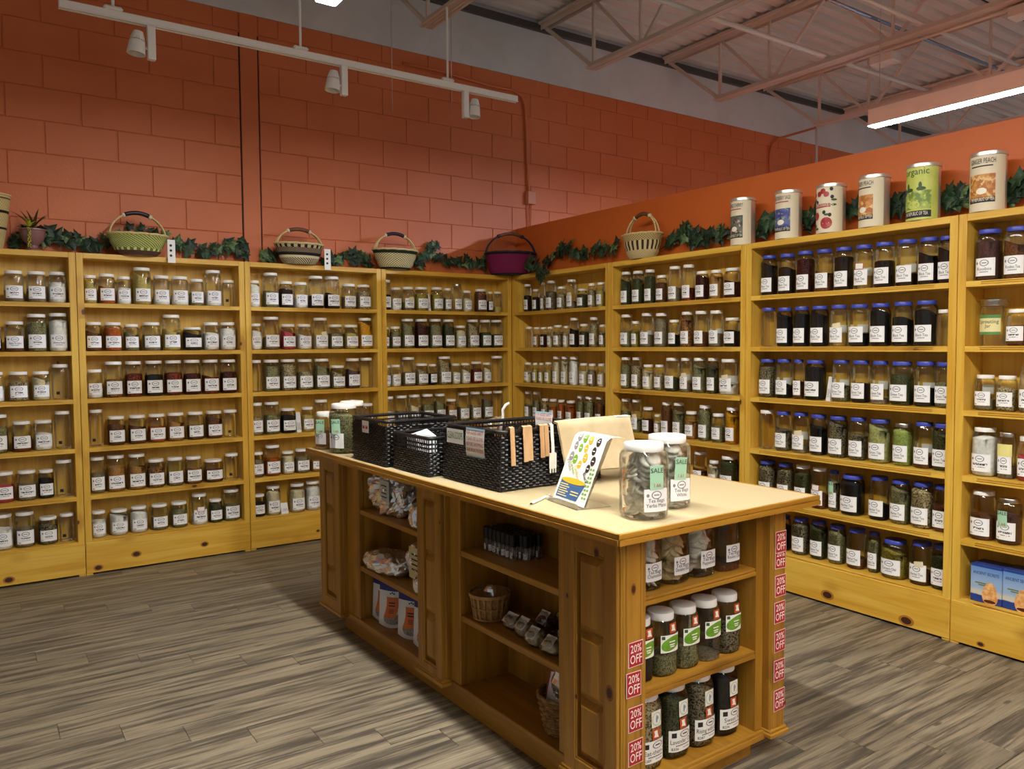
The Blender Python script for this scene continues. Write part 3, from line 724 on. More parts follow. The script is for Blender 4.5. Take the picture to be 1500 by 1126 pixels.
# per shelf: (zoom x-left, x-right, lid-top y, contents, fill, options)
#   options: b/s = blue or steel lid, n = no label, d = black price dot, t = extra tag, r = red-bordered tag, a = sale tag, f = paper slip inside
V1, V2, V3, V4, V5, V6, V7, V8 = (0, 350, 3.8816), (0, 590, 3.8816), (350, 370, 3.5714), (350, 550, 3.5714), (740, 340, 4.0216), (1080, 320, 3.5714), (1080, 580, 2.8149), (880, 560, 6.25)
ROWS = [
 ('A', 0, V1, [(15,135,182,'t',.4,''),(148,268,187,'t',.45,''),(278,388,190,'W',.72,'')]),
 ('A', 1, V1, [(-90,8,503,'K',.6,''),(20,140,470,'b',.5,''),(145,270,428,'g',.85,''),(280,395,423,'W',.9,'')]),
 ('A', 2, V1, [(-100,22,757,'W',.45,''),(42,162,755,'s',.72,''),(183,297,752,'w',.8,''),(302,415,712,'e',0,'nd')]),
 ('A', 3, V2, [(-80,45,66,'g',.7,''),(63,180,104,'r',.5,''),(190,302,97,'W',.6,''),(318,418,45,'e',0,'nd')]),
 ('A', 4, V2, [(-40,80,392,'p',.6,''),(92,208,382,'t',.6,''),(217,315,378,'k',.75,''),(325,432,320,'e',0,'nd')]),
 ('A', 5, V2, [(-50,75,630,'W',.65,''),(77,197,617,'t',.6,''),(215,330,645,'S',.75,''),(345,435,625,'e',0,'nd')]),
 ('B', 0, V1, [(452,538,207,'y',.95,''),(547,655,200,'o',.6,''),(655,742,215,'W',.65,''),(752,857,165,'y',.85,''),(865,963,210,'W',.35,''),(968,1070,215,'W',.4,''),(1072,1157,230,'g',.5,''),(1163,1262,180,'W',.45,''),(1262,1340,236,'e',0,'nd')]),
 ('B', 1, V1, [(475,575,473,'b',.7,''),(585,692,475,'o',.85,''),(700,790,485,'g',.7,''),(805,912,475,'t',.6,''),(918,1025,432,'y',.6,''),(1035,1148,503,'k',.8,''),(1152,1250,475,'W',.65,''),(1256,1353,475,'W',.85,'')]),
 ('B', 2, V1, [(490,582,742,'W',.4,''),(588,697,697,'c',.55,''),(705,807,695,'r',.7,''),(818,925,692,'k',.65,''),(930,1035,690,'r',.7,''),(1038,1140,687,'R',.65,''),(1145,1247,686,'r',.55,''),(1252,1352,685,'R',.68,'')]),
 ('B', 3, V2, [(503,585,38,'e',0,'nd'),(605,712,75,'b',.75,''),(725,830,68,'b',.65,''),(838,943,62,'o',.6,''),(945,1047,55,'n',.72,''),(1058,1157,50,'b',.55,''),(1168,1267,45,'b',.8,''),(1272,1360,38,'e',0,'nd')]),
 ('B', 4, V2, [(500,592,307,'t',.6,''),(600,710,296,'n',.75,''),(722,828,288,'n',.72,''),(832,935,318,'c',.75,''),(943,1042,308,'t',.5,''),(1048,1147,303,'c',.6,''),(1155,1267,320,'b',.6,''),(1288,1370,285,'e',0,'nd')]),
 ('B', 5, V2, [(515,602,612,'W',.7,''),(622,727,603,'W',.85,''),(737,838,585,'W',.82,''),(855,955,573,'t',.5,''),(967,1065,560,'g',.72,''),(1085,1177,513,'W',.3,'r'),(1185,1265,545,'G',.85,''),(1280,1378,487,'g',.55,'')]),
 ('C', 0, V3, [(48,107,147,'W',.92,''),(122,205,107,'g',.5,''),(207,281,152,'K',.75,''),(283,357,157,'W',.4,''),(360,440,124,'K',.45,''),(445,525,127,'K',.5,''),(535,610,165,'s',.55,''),(613,688,170,'s',.75,'')]),
 ('C', 1, V3, [(55,118,372,'W',.75,''),(122,210,337,'t',.4,''),(215,295,375,'p',.75,''),(299,378,375,'W',.6,''),(383,464,342,'w',.45,'t'),(466,542,377,'g',.7,''),(545,624,378,'y',.7,''),(628,705,343,'Y',.92,'')]),
 ('C', 2, V3, [(55,118,562,'e',0,'n'),(122,212,560,'g',.85,''),(214,297,558,'s',.85,''),(300,385,557,'s',.65,''),(388,473,555,'g',.8,''),(475,553,590,'s',.75,''),(555,632,553,'P',.65,''),(636,705,550,'e',0,'n')]),
 ('C', 3, V3, [(58,124,785,'s',.6,''),(127,212,780,'g',.65,''),(215,297,813,'k',.75,''),(325,390,807,'y',.7,''),(392,465,768,'e',0,'n'),(480,548,800,'t',.5,''),(560,625,768,'e',0,'sn'),(630,705,788,'t',.3,'')]),
 ('C', 4, V4, [(62,126,400,'t',.7,''),(130,215,362,'o',.62,''),(222,288,395,'w',.85,''),(290,368,382,'t',.7,''),(370,445,400,'n',.6,''),(452,525,390,'g',.6,'')]),
 ('C', 5, V4, [(70,135,620,'K',.7,''),(139,215,575,'w',.85,''),(262,343,562,'w',.82,''),(346,422,550,'W',.85,'')]),
 ('D', 0, V3, [(735,786,143,'K',.55,''),(790,848,184,'W',.5,''),(850,915,181,'g',.4,'t'),(918,988,182,'N',.75,''),(1003,1066,183,'N',.8,''),(1069,1110,187,'g',.6,''),(1114,1164,165,'e',0,'s'),(1168,1217,200,'w',.65,''),(1232,1294,192,'b',.9,''),(1297,1328,205,'K',.6,''),(1332,1374,205,'y',.3,'n')]),
 ('D', 1, V3, [(750,785,390,'g',.6,''),(789,844,387,'g',.85,''),(847,915,347,'g',.85,''),(918,988,348,'R',.9,''),(991,1060,348,'g',.85,''),(1063,1126,350,'G',.85,''),(1130,1186,382,'w',.85,''),(1189,1254,351,'s',.85,''),(1257,1318,353,'G',.6,''),(1322,1387,353,'G',.5,'')]),
 ('D', 2, V3, [(748,790,590,'W',.5,''),(794,845,587,'W',.6,'t'),(849,920,547,'t',.5,''),(923,988,580,'s',.75,''),(991,1035,583,'k',.6,''),(1038,1108,543,'s',.88,''),(1111,1156,580,'w',.6,''),(1159,1208,578,'w',.7,''),(1212,1270,570,'r',.7,''),(1273,1318,575,'w',.75,''),(1326,1390,540,'e',0,'n')]),
 ('D', 3, V3, [(750,808,752,'W',.5,''),(816,882,747,'t',.5,''),(885,949,742,'w',.65,''),(952,1017,739,'g',.7,''),(1020,1079,737,'g',.75,''),(1083,1138,765,'n',.8,''),(1141,1203,732,'t',.5,''),(1206,1265,727,'s',.55,''),(1268,1327,725,'S',.75,''),(1330,1384,722,'e',0,'n')]),
 ('E', 0, V5, [(110,155,307,'K',.65,''),(160,203,337,'K',.7,''),(206,236,297,'s',.6,''),(240,302,288,'S',.7,''),(305,358,322,'s',.75,''),(362,420,280,'t',.3,'t'),(424,484,335,'G',.8,''),(488,533,303,'s',.8,''),(538,590,297,'y',.7,'')]),
 ('E', 1, V5, [(118,163,558,'e',0,'n'),(166,204,560,'n',.7,''),(206,245,560,'R',.7,''),(247,280,558,'w',.6,''),(284,338,548,'s',.7,''),(341,376,553,'w',.7,''),(380,434,505,'K',.65,''),(438,492,541,'G',.7,''),(496,550,502,'s',.85,''),(554,596,545,'s',.7,'')]),
 ('E', 2, V5, [(112,157,768,'w',.6,''),(160,194,770,'y',.7,''),(197,229,770,'y',.6,''),(232,276,766,'y',.7,''),(279,326,733,'w',.85,''),(329,374,733,'w',.88,''),(378,434,735,'W',.88,''),(437,486,772,'w',.7,''),(489,535,775,'t',.75,''),(545,592,775,'w',.65,'')]),
 ('E', 3, V5, [(115,159,937,'t',.55,''),(162,208,940,'g',.7,''),(212,256,980,'s',.8,''),(259,306,983,'o',.7,''),(309,353,988,'o',.85,''),(357,416,993,'o',.88,''),(421,466,963,'g',.85,''),(469,527,967,'g',.85,''),(531,588,968,'b',.8,'')]),
 ('F', 0, V5, [(682,745,235,'G',.8,''),(749,818,230,'G',.8,''),(822,886,222,'G',.88,''),(890,955,255,'b',.8,''),(963,1038,203,'t',.45,''),(1044,1118,193,'r',.42,''),(1123,1202,232,'R',.88,''),(1207,1284,225,'n',.88,''),(1292,1390,213,'R',.62,'')]),
 ('F', 1, V5, [(667,740,487,'g',.55,''),(744,793,525,'N',.7,''),(798,876,478,'t',.4,'f'),(882,960,478,'t',.85,''),(963,1030,517,'k',.5,''),(1035,1110,470,'c',.88,''),(1115,1198,465,'b',.45,''),(1203,1286,462,'t',.4,'f'),(1291,1388,505,'k',.6,'')]),
 ('F', 2, V5, [(680,741,737,'g',.8,''),(745,806,737,'s',.75,''),(811,876,780,'w',.8,''),(879,938,780,'s',.7,''),(942,1028,740,'G',.45,''),(1031,1102,740,'t',.3,'tf'),(1106,1186,740,'g',.82,''),(1190,1260,740,'G',.82,''),(1266,1375,747,'W',.35,'tf')]),
 ('F', 3, V8, [(180,276,148,'g',.65,''),(280,376,155,'g',.45,'t'),(381,484,228,'R',.6,''),(489,550,295,'w',.7,''),(555,656,180,'b',.85,''),(661,768,185,'g',.8,''),(773,890,265,'n',.75,''),(896,1014,208,'g',.92,''),(1018,1138,285,'g',.6,''),(1144,1268,228,'Y',.95,'')]),
 ('F', 4, V8, [(845,975,628,'b',.5,''),(988,1090,715,'w',.88,''),(1096,1265,672,'G',.9,'')]),
 ('G', 0, V6, [(128,212,195,'K',.85,'b'),(218,308,187,'K',.7,'b'),(313,406,172,'R',.95,'b'),(411,506,163,'b',.5,'b'),(511,610,152,'K',.85,'b'),(615,715,140,'e',0,'bfr'),(719,828,126,'K',.65,'b'),(834,948,112,'K',.3,'bf'),(953,1072,100,'K',.7,'b'),(1078,1195,90,'K',.78,'b')]),
 ('G', 1, V6, [(126,204,468,'e',0,'bn'),(208,293,467,'k',.92,'b'),(296,382,462,'k',.92,'b'),(386,482,458,'k',.88,'b'),(487,582,453,'e',0,'bft'),(587,694,450,'k',.35,'bf'),(698,808,445,'k',.95,'b'),(814,926,437,'k',.68,'b'),(932,1058,430,'k',.82,'b'),(1066,1180,475,'e',0,'n')]),
 ('G', 2, V6, [(113,200,735,'S',.85,'b'),(204,290,735,'k',.4,'bf'),(294,352,737,'b',.5,'b'),(356,466,740,'k',.93,'b'),(497,595,740,'g',.45,'bf'),(599,698,742,'k',.5,'b'),(702,798,745,'t',.15,'bf'),(802,926,748,'G',.72,'b'),(932,1054,748,'k',.45,'bf'),(1060,1178,752,'g',.6,'b')]),
 ('G', 3, V7, [(90,156,57,'e',0,'n'),(158,226,63,'S',.6,'b'),(229,298,67,'t',.2,'bft'),(301,374,75,'k',.75,'b'),(378,458,82,'S',.88,'b'),(462,540,87,'S',.65,'b'),(545,638,95,'m',.95,'b'),(644,728,112,'L',.97,'s'),(733,824,107,'b',.3,'bf'),(829,930,115,'G',.85,'b')]),
 ('G', 4, V7, [(90,162,265,'S',.88,'b'),(166,234,275,'S',.88,'b'),(238,304,283,'G',.85,''),(307,376,293,'b',.4,'r'),(379,424,305,'S',.8,'ba'),(428,527,325,'k',.93,'b'),(545,629,330,'k',.4,'b'),(633,718,345,'g',.85,'b'),(722,826,355,'s',.88,'b'),(830,925,370,'b',.6,'b')]),
 ('G', 5, V7, [(152,224,490,'k',.8,'b'),(228,299,500,'S',.9,'b'),(303,373,513,'G',.88,'b'),(377,450,530,'g',.85,'b'),(454,536,545,'b',.3,'b'),(540,592,560,'g',.85,'b'),(597,708,590,'N',.75,'b'),(716,820,600,'b',.35,'bt'),(824,920,618,'G',.8,'b')]),
 ('H', 0, V6, [(1250,1388,60,'q',.85,'b'),(1400,1540,45,'b',.75,'b')]),
 ('H', 1, V6, [(1410,1530,475,'b',.6,'')]),
 ('H', 2, V6, [(1245,1355,818,'t',.35,'f'),(1359,1470,822,'s',.7,''),(1478,1590,770,'t',.5,'s')]),
 ('H', 3, V7, [(965,1072,128,'W',.88,''),(1076,1154,150,'t',.3,'sy'),(1158,1255,168,'p',.6,'')]),
 ('H', 4, V7, [(957,1065,387,'b',.55,''),(1072,1178,420,'q',.7,'sa')]),
]
CASE = {'A': 'bookcase below the succulent', 'B': 'bookcase below the green basket', 'C': 'bookcase below the black-banded basket', 'D': 'corner bookcase below the magenta basket',
        'E': 'corner bookcase below trailing ivy', 'F': 'bookcase below the slatted basket', 'G': 'blue-lid tea bookcase', 'H': 'salt lamp box bookcase'}
CASEW = {'A': 'under the succulent', 'B': 'under green basket', 'C': 'under black-banded basket', 'D': 'under magenta basket', 'E': 'under trailing ivy', 'F': 'under slatted basket', 'G': 'of blue-lid bookcase', 'H': 'above lamp boxes'}
M_NOTE = mat('yellow_note', (232, 222, 140), .7); M_DOT = mat('black_dot', (24, 22, 20), .6); M_SLIP = mat('paper_slip', (205, 205, 200), .8); M_TAGTAN = mat('tan_tag', (226, 214, 182), .7)
# writing that can be read in the photograph
NAMES = {('A', 1, 1): 'Apple Pie Spice', ('A', 1, 3): 'Arrowroot Powder', ('H', 0, 0): 'Rooibos', ('H', 0, 1): 'Rooibos Tea'}
for i in range(10): NAMES[('G', 0, i)] = 'Black Tea'
for i in range(1, 9): NAMES[('G', 1, i)] = 'Black Tea'
for i in range(0, 2): NAMES[('G', 2, i)] = 'Black Tea'
for i in range(4, 10): NAMES[('G', 2, i)] = 'Green Tea'
for i in range(1, 10): NAMES[('G', 3, i)] = 'Green Tea'
for i in (4, 5, 6, 7, 8): NAMES[('G', 4, i)] = 'Herbal Tea'
for i in (1, 2, 3, 4, 5, 7): NAMES[('G', 5, i)] = 'Herbal Tea'
NAMES[('G', 5, 6)] = 'Turmeric Chai'
ALLJ = []
for (cs, row, (ox, oy, sc), js) in ROWS:
    back = cs in 'ABCD'; z = SH[row]; items = []
    dc = .10
    for (xl, xr, yt, code, fill, op) in js:
        uc = ox+(xl+xr)/2/sc; vt = oy+yt/sc
        P = on(uc, vt, 1 if back else 0, dc); dd = depth(P)
        cosv = 1/math.sqrt(1+((uc-750)/F)**2)
        d = (xr-xl)/sc*dd/F*cosv
        h = P.z-z
        s = P.x if back else -P.y
        items.append([s, min(d, .158), h, code, fill, op])
    # keep neighbours apart
    lo, hi = {'A': (-4.55, -3.545), 'B': (-3.45, -2.447), 'C': (-2.353, -1.343), 'D': (-1.249, -.047), 'E': (.047, 1.283), 'F': (1.377, 2.591), 'G': (2.685, 3.896), 'H': (3.99, 5.15)}[cs]
    for it in items: it[1] = min(it[1]*(1.0 if back else .97), .155)
    for _ in range(60):
        for a, b in zip(items, items[1:]):
            ov = (a[1]+b[1])/2*1.035+.003-(b[0]-a[0])
            if ov > 0: a[0] -= ov*.25; b[0] += ov*.25; a[1] = max(.045, a[1]-ov*.25); b[1] = max(.045, b[1]-ov*.25)
        for it in items:
            it[0] = min(max(it[0], lo+it[1]*.52), hi-it[1]*.52)
    hs = sorted(it[2] for it in items)
    words = []
    for i, (s, d, h, code, fill, op) in enumerate(items):
        words.append(('tall' if h > .245 else ('short' if h < .185 else 'medium'), {'b': 'blue', 's': 'steel'}.get(op[:1], 'white'),
                      '' if code == 'e' else ('nearly-full' if fill > .78 else ('half-full' if fill > .5 else 'low-filled')), 'nothing' if code == 'e' else CONT[code][4]))
    def cands(i):
        a, l_, am, e = words[i]
        nb = lambda j: 'side panel' if not 0 <= j < len(words) else ('empty jar' if words[j][3] == 'nothing' else words[j][3])
        if e == 'nothing': bs = [f"empty {l_}-lidded jar", f"{a} empty {l_}-lidded jar"]
        else: bs = [f"{l_}-lidded jar of {e}", f"{am} {l_}-lidded jar of {e}", f"{a} {am} {l_}-lidded jar of {e}"]
        q = bs+[f"{b_} beside {nb(i-1)}" for b_ in bs]+[f"{b_} beside {nb(i+1)}" for b_ in bs]+[f"{b_} between {nb(i-1)} and {nb(i+1)}" for b_ in bs]
        return q
    allc = [cands(i) for i in range(len(items))]
    for i, (s, d, h, code, fill, op) in enumerate(items):
        tail = f", {ORDN[row]} shelf {CASEW[cs]}"; full = None
        for k, c in enumerate(allc[i]):
            if len((c+tail).split()) > 16: continue
            if all(c not in allc[j] for j in range(len(items)) if j != i): full = c+tail; break
        if full is None: full = allc[i][0]+tail
        g = f"jars on the {ORDN[row]} shelf of the {CASE[cs]}"
        if back: loc, rz = (s, dc, z+.0004), 0
        else: loc, rz = (dc, -s, z+.0004), -math.pi/2
        lid = 'b' if op[:1] == 'b' else ('s' if op[:1] == 's' else 'w')
        nm = NAMES.get((cs, row, i))
        t = jar(loc, rz, d, h, code, fill, lid, lab='n' not in op, n=2.4 if back else 2.8, label=full, group=g, labmat=M_LABEL0 if nm else None)
        nn = 2.4 if back else 2.8
        lh = min(.088, h*.40)
        if nm:
            q = MB(); put_text(q, nm, wrap(d, nn, .0008), 0, .024+lh*.32, .021, maxw=d*.6); q.obj('lettering', M_INK, t)
            q = MB(); fn = wrap(d, nn, .0008)
            for k in range(9): q.grid(lambda u, v: fn(-.02+(k+u*.6)*.0045, .024+lh*(.2+.05*v)), 1, 1)
            q.obj('small_print', M_INK, t)
        if 'd' in op: tag_on(t, d, nn, -.02, .045, .02, .02, M_DOT, 'black_dot')
        if 't' in op: tag_on(t, d, nn, .012, h*.5, min(.045, d*.5), .03, M_TAGTAN, 'price_tag', .15)
        if 'r' in op: tag_on(t, d, nn, .0, h*.52, min(.052, d*.5), .036, M_PAPER, 'price_tag', -.05, border=M_PINK)
        if 'y' in op: tag_on(t, d, nn, .0, h*.62, .07, .06, M_NOTE, 'yellow_note', .0)
        if 'a' in op: tag_on(t, d, nn, -.012, h*.56, .046, .078, M_MINT, 'sale_tag', .03, SALE, label='mint green tag reading SALE')
        if 'f' in op:
            MB().grid(lambda u, v: ((u-.5)*d*.62, d*.36-abs(u-.5)*d*.1, .08+v*.045), 3, 1).obj('paper_slip', M_SLIP, t)
        ALLJ.append(t)

def packet(cs, u, vt, row, w_, label):
    back = cs in 'ABCD'; P = on(u, vt, 1 if back else 0, .08); h = max(.05, P.z-SH[row])
    t = thing('paper_packet', label, 'packet', (P.x, .10, SH[row]+.0005) if back else (.10, P.y, SH[row]+.0005), 0 if back else -math.pi/2)
    MB().add([(-w_/2, -.035, 0), (w_/2, -.035, 0), (w_/2, .03, 0), (-w_/2, .03, 0), (-w_/2, -.006, h), (w_/2, -.006, h*.985), (w_/2, .004, h), (-w_/2, .004, h)], [(0, 3, 2, 1), (4, 5, 6, 7), (0, 1, 5, 4), (1, 2, 6, 5), (2, 3, 7, 6), (3, 0, 4, 7)]).obj('packet_body', mat('packet_white', (222, 224, 226), .5), t)
    MB().add([(-w_*.4, -.0345, .02), (w_*.4, -.0345, .02), (w_*.4, -.022, h*.5), (-w_*.4, -.022, h*.5)], [(0, 1, 2, 3)]).obj('packet_print', plain_noise('packet_print', (150, 150, 150), (225, 225, 225), 200, .6, 0), t)
packet('G', 1080+483/3.5714, 320+828/3.5714, 2, .028, 'narrow white packet standing between jars on the third blue-lid shelf')
packet('C', 350+311/3.5714, 370+835/3.5714, 3, .035, 'narrow white packet between jars on the fourth shelf under black-banded basket')
packet('C', 350+238/3.5714, 550+668/3.5714, 5, .055, 'small pale packet between jars on the bottom shelf under black-banded basket')
packet('D', 350+995/3.5714, 370+215/3.5714, 0, .02, 'thin white packet between olive jars on the top shelf under magenta basket')
# ------------------------------------------------------------------ things on top of the bookcases
ZTOP = HT+.0005
def dia(px, P, u): return px*depth(P)/F/math.sqrt(1+((u-750)/F)**2)
def woven(loc, rz, rd, bd, h, hh, wm, rimm, label, sq=.75, tilt=0, grip=None, handlem=None, collar=None, spread=.92, tag=False, lean=0):
    t = thing('handled_basket', label, 'basket', loc, rz)
    if tilt or lean: t.rotation_euler = (lean, tilt, rz)
    R, r = rd/2, bd/2
    prof = lambda v: (r+(R-r)*(v**.62), h*v)
    def fo(u, v):
        a = 2*math.pi*u; q, z = prof(v); q += .0025*math.sin(22*math.pi*v)
        return (q*math.cos(a), q*sq*math.sin(a), z)
    def fi(u, v):
        a = -2*math.pi*u; q, z = prof(v); q -= .008; return (q*math.cos(a), q*sq*math.sin(a), max(z, .006))
    MB().grid(fo, 40, 14, uv=True).obj('woven_bowl', wm, t, smooth=True)
    m = MB().grid(fi, 40, 8); m.add([(r*math.cos(2*math.pi*i/40), r*sq*math.sin(2*math.pi*i/40), .001) for i in range(40)], [tuple(range(39, -1, -1))]); m.add([((r-.008)*math.cos(2*math.pi*i/40), (r-.008)*sq*math.sin(2*math.pi*i/40), .006) for i in range(40)], [tuple(range(40))])
    m.obj('lining', rimm, t, smooth=True)
    MB().tube([(R*math.cos(2*math.pi*i/40), R*sq*math.sin(2*math.pi*i/40), h+.002*math.sin(i*2.1)) for i in range(40)], .0085, 8, True).obj('rim', rimm, t, smooth=True)
    hm = handlem or rimm; H = hh-h
    def arch(s, y): # s 0..1
        a = math.pi*s; x = -R*spread*math.cos(a)*(1-.18*math.sin(a)); return (x, y*(1-math.sin(a)*.8), h-.01+H*math.sin(a)**.75)
    for y in (-.018, .018):
        MB().tube([arch(i/24, y) for i in range(25)], .0065, 7).obj('handle_cane', hm, t, smooth=True)
    if grip:
        MB().tube([arch(.33+.34*i/12, 0) for i in range(13)], .0145, 10).obj('grip', grip, t, smooth=True)
    for s in (.31, .69):
        if collar: MB().tube([arch(s-.02, 0), arch(s, 0), arch(s+.02, 0)], [.014, .018, .015], 8).obj('collar', collar, t, smooth=True)
    if tag:
        MB().box(R*.93, R*.93+.05, -R*sq*.55, -R*sq*.55+.002, h*.62-.13, h*.62+.03).obj('hang_tag', M_PAPER, t, label='white card hang tag')
        q = MB(); f3 = lambda a, b: (R*.93+.025+a, -R*sq*.55-.001, h*.62-.05+b)
        for k in range(3): q.disc(f3, -.004, .04-.035*k, .009, .009, 8)
        q.obj('tag_print', M_INK, bpy.data.objects[t.children[-1].name])
    return t
STRAW, BLK, NAVY = (206, 186, 128), (30, 26, 22), (24, 22, 36)
M_STRAW = plain_noise('straw', (196, 172, 110), (220, 200, 146), 140, .75, .2)
M_GRIP = plain_noise('navy_leather', (20, 18, 28), (34, 30, 44), 60, .45, .1)
M_GRIPB = plain_noise('brown_leather', (92, 54, 34), (122, 76, 48), 60, .5, .1)
M_COL = plain_noise('pale_leather', (206, 192, 160), (224, 212, 184), 60, .6, .1)
wg = weave_mat('weave_green', [(.22, (96, 62, 56), (82, 54, 50), 'check'), (.34, (206, 206, 140), (98, 120, 40), 'vert'), (1.1, (104, 122, 38), (196, 200, 128), 'diag')], 44, 26)
wk = weave_mat('weave_black', [(.30, BLK, (214, 200, 160), 'diag'), (.42, (214, 200, 160), STRAW, 'solid'), (.56, BLK, (44, 34, 30), 'solid'), (.80, (60, 44, 38), (150, 132, 104), 'check'), (1.1, BLK, (190, 172, 130), 'vert')], 44, 26)
wc = weave_mat('weave_cream', [(.10, (24, 36, 24), BLK, 'solid'), (.80, (220, 206, 160), (120, 110, 62), 'check'), (.97, (26, 38, 24), BLK, 'solid'), (1.1, STRAW, STRAW, 'solid')], 40, 18)
wm_ = weave_mat('weave_magenta', [(.06, NAVY, NAVY, 'solid'), (.90, (136, 34, 84), (112, 24, 68), 'check'), (1.1, NAVY, (40, 36, 60), 'solid')], 60, 40)
wn = weave_mat('weave_slatted', [(.34, (214, 196, 150), (190, 168, 116), 'check'), (.72, (60, 46, 30), (216, 198, 148), 'vert'), (1.1, (206, 184, 130), (150, 126, 78), 'check')], 44, 22)
M_NAVYR = plain_noise('navy_rim', (28, 26, 48), (40, 38, 62), 80, .6, .2)
def top_at(u, back=True, dep=.06):
    P = on(u, 380, 1 if back else 0, dep); return P
for (u, xl, xr, yb, yr, yh, mt, rim, lab, kw) in (
    (201, 157, 247, 374, 344, 310, wg, M_STRAW, 'green and cream woven basket with dark wrapped handle and card tag', dict(grip=M_GRIP, collar=M_COL, tag=True)),
    (436, 399, 474, 386, 357, 333, wk, M_STRAW, 'black-banded woven basket with brown cane handle and card tag', dict(grip=M_GRIPB, collar=M_COL, tag=True)),
    (576, 541, 611, 391, 363, 337, wc, M_STRAW, 'cream checked woven basket with dark green bands and dark wrapped handle', dict(grip=M_GRIP, collar=M_COL)),
    ):
    P = top_at(u); k = depth(P)/F; rd = dia(xr-xl, P, u)
    woven((P.x, .02, ZTOP), 0, rd, rd*.60, (yb-yr)*k, (yb-yh)*k, mt, rim, lab, sq=.6, **kw)
P = on(748, 380, 1, .0); k = depth(P)/F
woven((-.03, -.03, ZTOP), -.35, .47, .34, .195, .385, wm_, M_NAVYR, 'magenta woven basket with navy rim and handle over the corner', sq=.82, tilt=-.0, grip=M_GRIPB, handlem=M_NAVYR, collar=M_NAVYR, spread=.98)
P = on(941, 360, 0, .06); k = depth(P)/F; rd = dia(69, P, 941)
woven((.06, P.y, ZTOP), -math.pi/2, rd, rd*.62, .178, .345, wn, M_STRAW, 'small slatted natural basket with brown wrapped handle', sq=.72, grip=M_GRIPB, collar=M_COL)
# tall straw basket at the end of the row
P = on(-18, 330, 1, .08)
t = thing('straw_basket', 'tall straw basket with thin dark bands beside the potted succulent', 'basket', (P.x, .08, ZTOP))
ws = weave_mat('weave_tall', [(.36, STRAW, (178, 158, 104), 'check'), (.40, BLK, NAVY, 'solid'), (.66, STRAW, (178, 158, 104), 'check'), (.71, BLK, NAVY, 'solid'), (.92, STRAW, (178, 158, 104), 'check'), (.95, (110, 80, 50), BLK, 'solid'), (1.1, STRAW, STRAW, 'solid')], 44, 30)
MB().grid(lambda u, v: ((.075+.055*v**.8)*math.cos(2*math.pi*u), (.075+.055*v**.8)*math.sin(2*math.pi*u)*.9, .34*v), 36, 10, uv=True).obj('woven_body', ws, t, smooth=True)
MB().tube([(.13*math.cos(2*math.pi*i/36), .117*math.sin(2*math.pi*i/36), .34) for i in range(36)], .007, 7, True).obj('rim', M_STRAW, t, smooth=True)

# potted succulent
P = on(48, 345, 1, .07)
t = thing('potted_succulent', 'small spiky succulent arrangement in a mauve footed pot', 'plant', (P.x, .07, ZTOP)); t.scale = (.78, .78, .78)
M_POT = mat('mauve_glaze', (132, 92, 90), .3)
MB().lathe([(.055, 0), (.058, .012), (.04, .025), (.036, .045), (.045, .055), (.075, .085), (.088, .125), (.092, .165), (.098, .17), (.098, .182), (.088, .182), (.08, .15)], 28).obj('footed_pot', M_POT, t, smooth='auto')
M_AG = plain_noise('agave_leaf', (44, 58, 26), (84, 50, 34), 30, .5, 0); M_SUC = plain_noise('yellow_succulent', (168, 176, 40), (206, 206, 76), 40, .5, 0); M_DSUC = plain_noise('dark_succulent', (26, 44, 40), (48, 66, 52), 50, .6, .1)
def blade(ang, tilt, L, wd, base=(0, 0, .18), curve=.35):
    m = MB(); ca, sa = math.cos(ang), math.sin(ang)
    def fn(u, v):
        s = v*L; th = tilt+curve*v; rr = s*math.sin(th); zz = s*math.cos(th); w_ = wd*(1-v)**.7*(.7+.6*v*(1-v)*2)*(u-.5)*2
        dz = abs(u-.5)*wd*.8*(1-v)
        return (base[0]+rr*ca-w_*sa, base[1]+rr*sa+w_*ca, base[2]+zz+dz)
    return m.grid(fn, 4, 8)
for k in range(9): blade(k*.7, .35+.12*(k % 3), .19+.04*(k % 2), .016, (.012*math.cos(k), .01*math.sin(k), .178)).obj('agave_leaf', M_AG, t, smooth=True)
for k in range(10): blade(k*.63+.2, .4+.3*(k % 3), .085, .018, (-.025, -.045, .18+.012*(k % 4)), .5).obj('rosette_leaf', M_SUC, t, smooth=True)
for j, (x, y) in enumerate(((.055, -.03), (-.06, .0), (.03, .05), (.075, .02))):
    for k in range(8): blade(k*.785+j, .5+.35*(k % 2), .062, .018, (x, y, .176), .4).obj('rosette_leaf', M_DSUC, t, smooth=True)
m = MB(); rr = random.Random(4)
for k in range(60):
    z = .18-.16*k/60; c = Vector((-.03+rr.uniform(-.012, .012), -.098+rr.uniform(-.008, .006)+(.02 if z < .06 else 0), z)); m.lathe([(.001, -.004), (.005, 0), (.001, .004)], 5, cx=c.x, cy=c.y)
    for i in range(15): a = m.v[-15+i]; m.v[-15+i] = (a[0], a[1], a[2]+c.z)
o = m.obj('trailing_strand', M_SUC, t); o['kind'] = 'stuff'

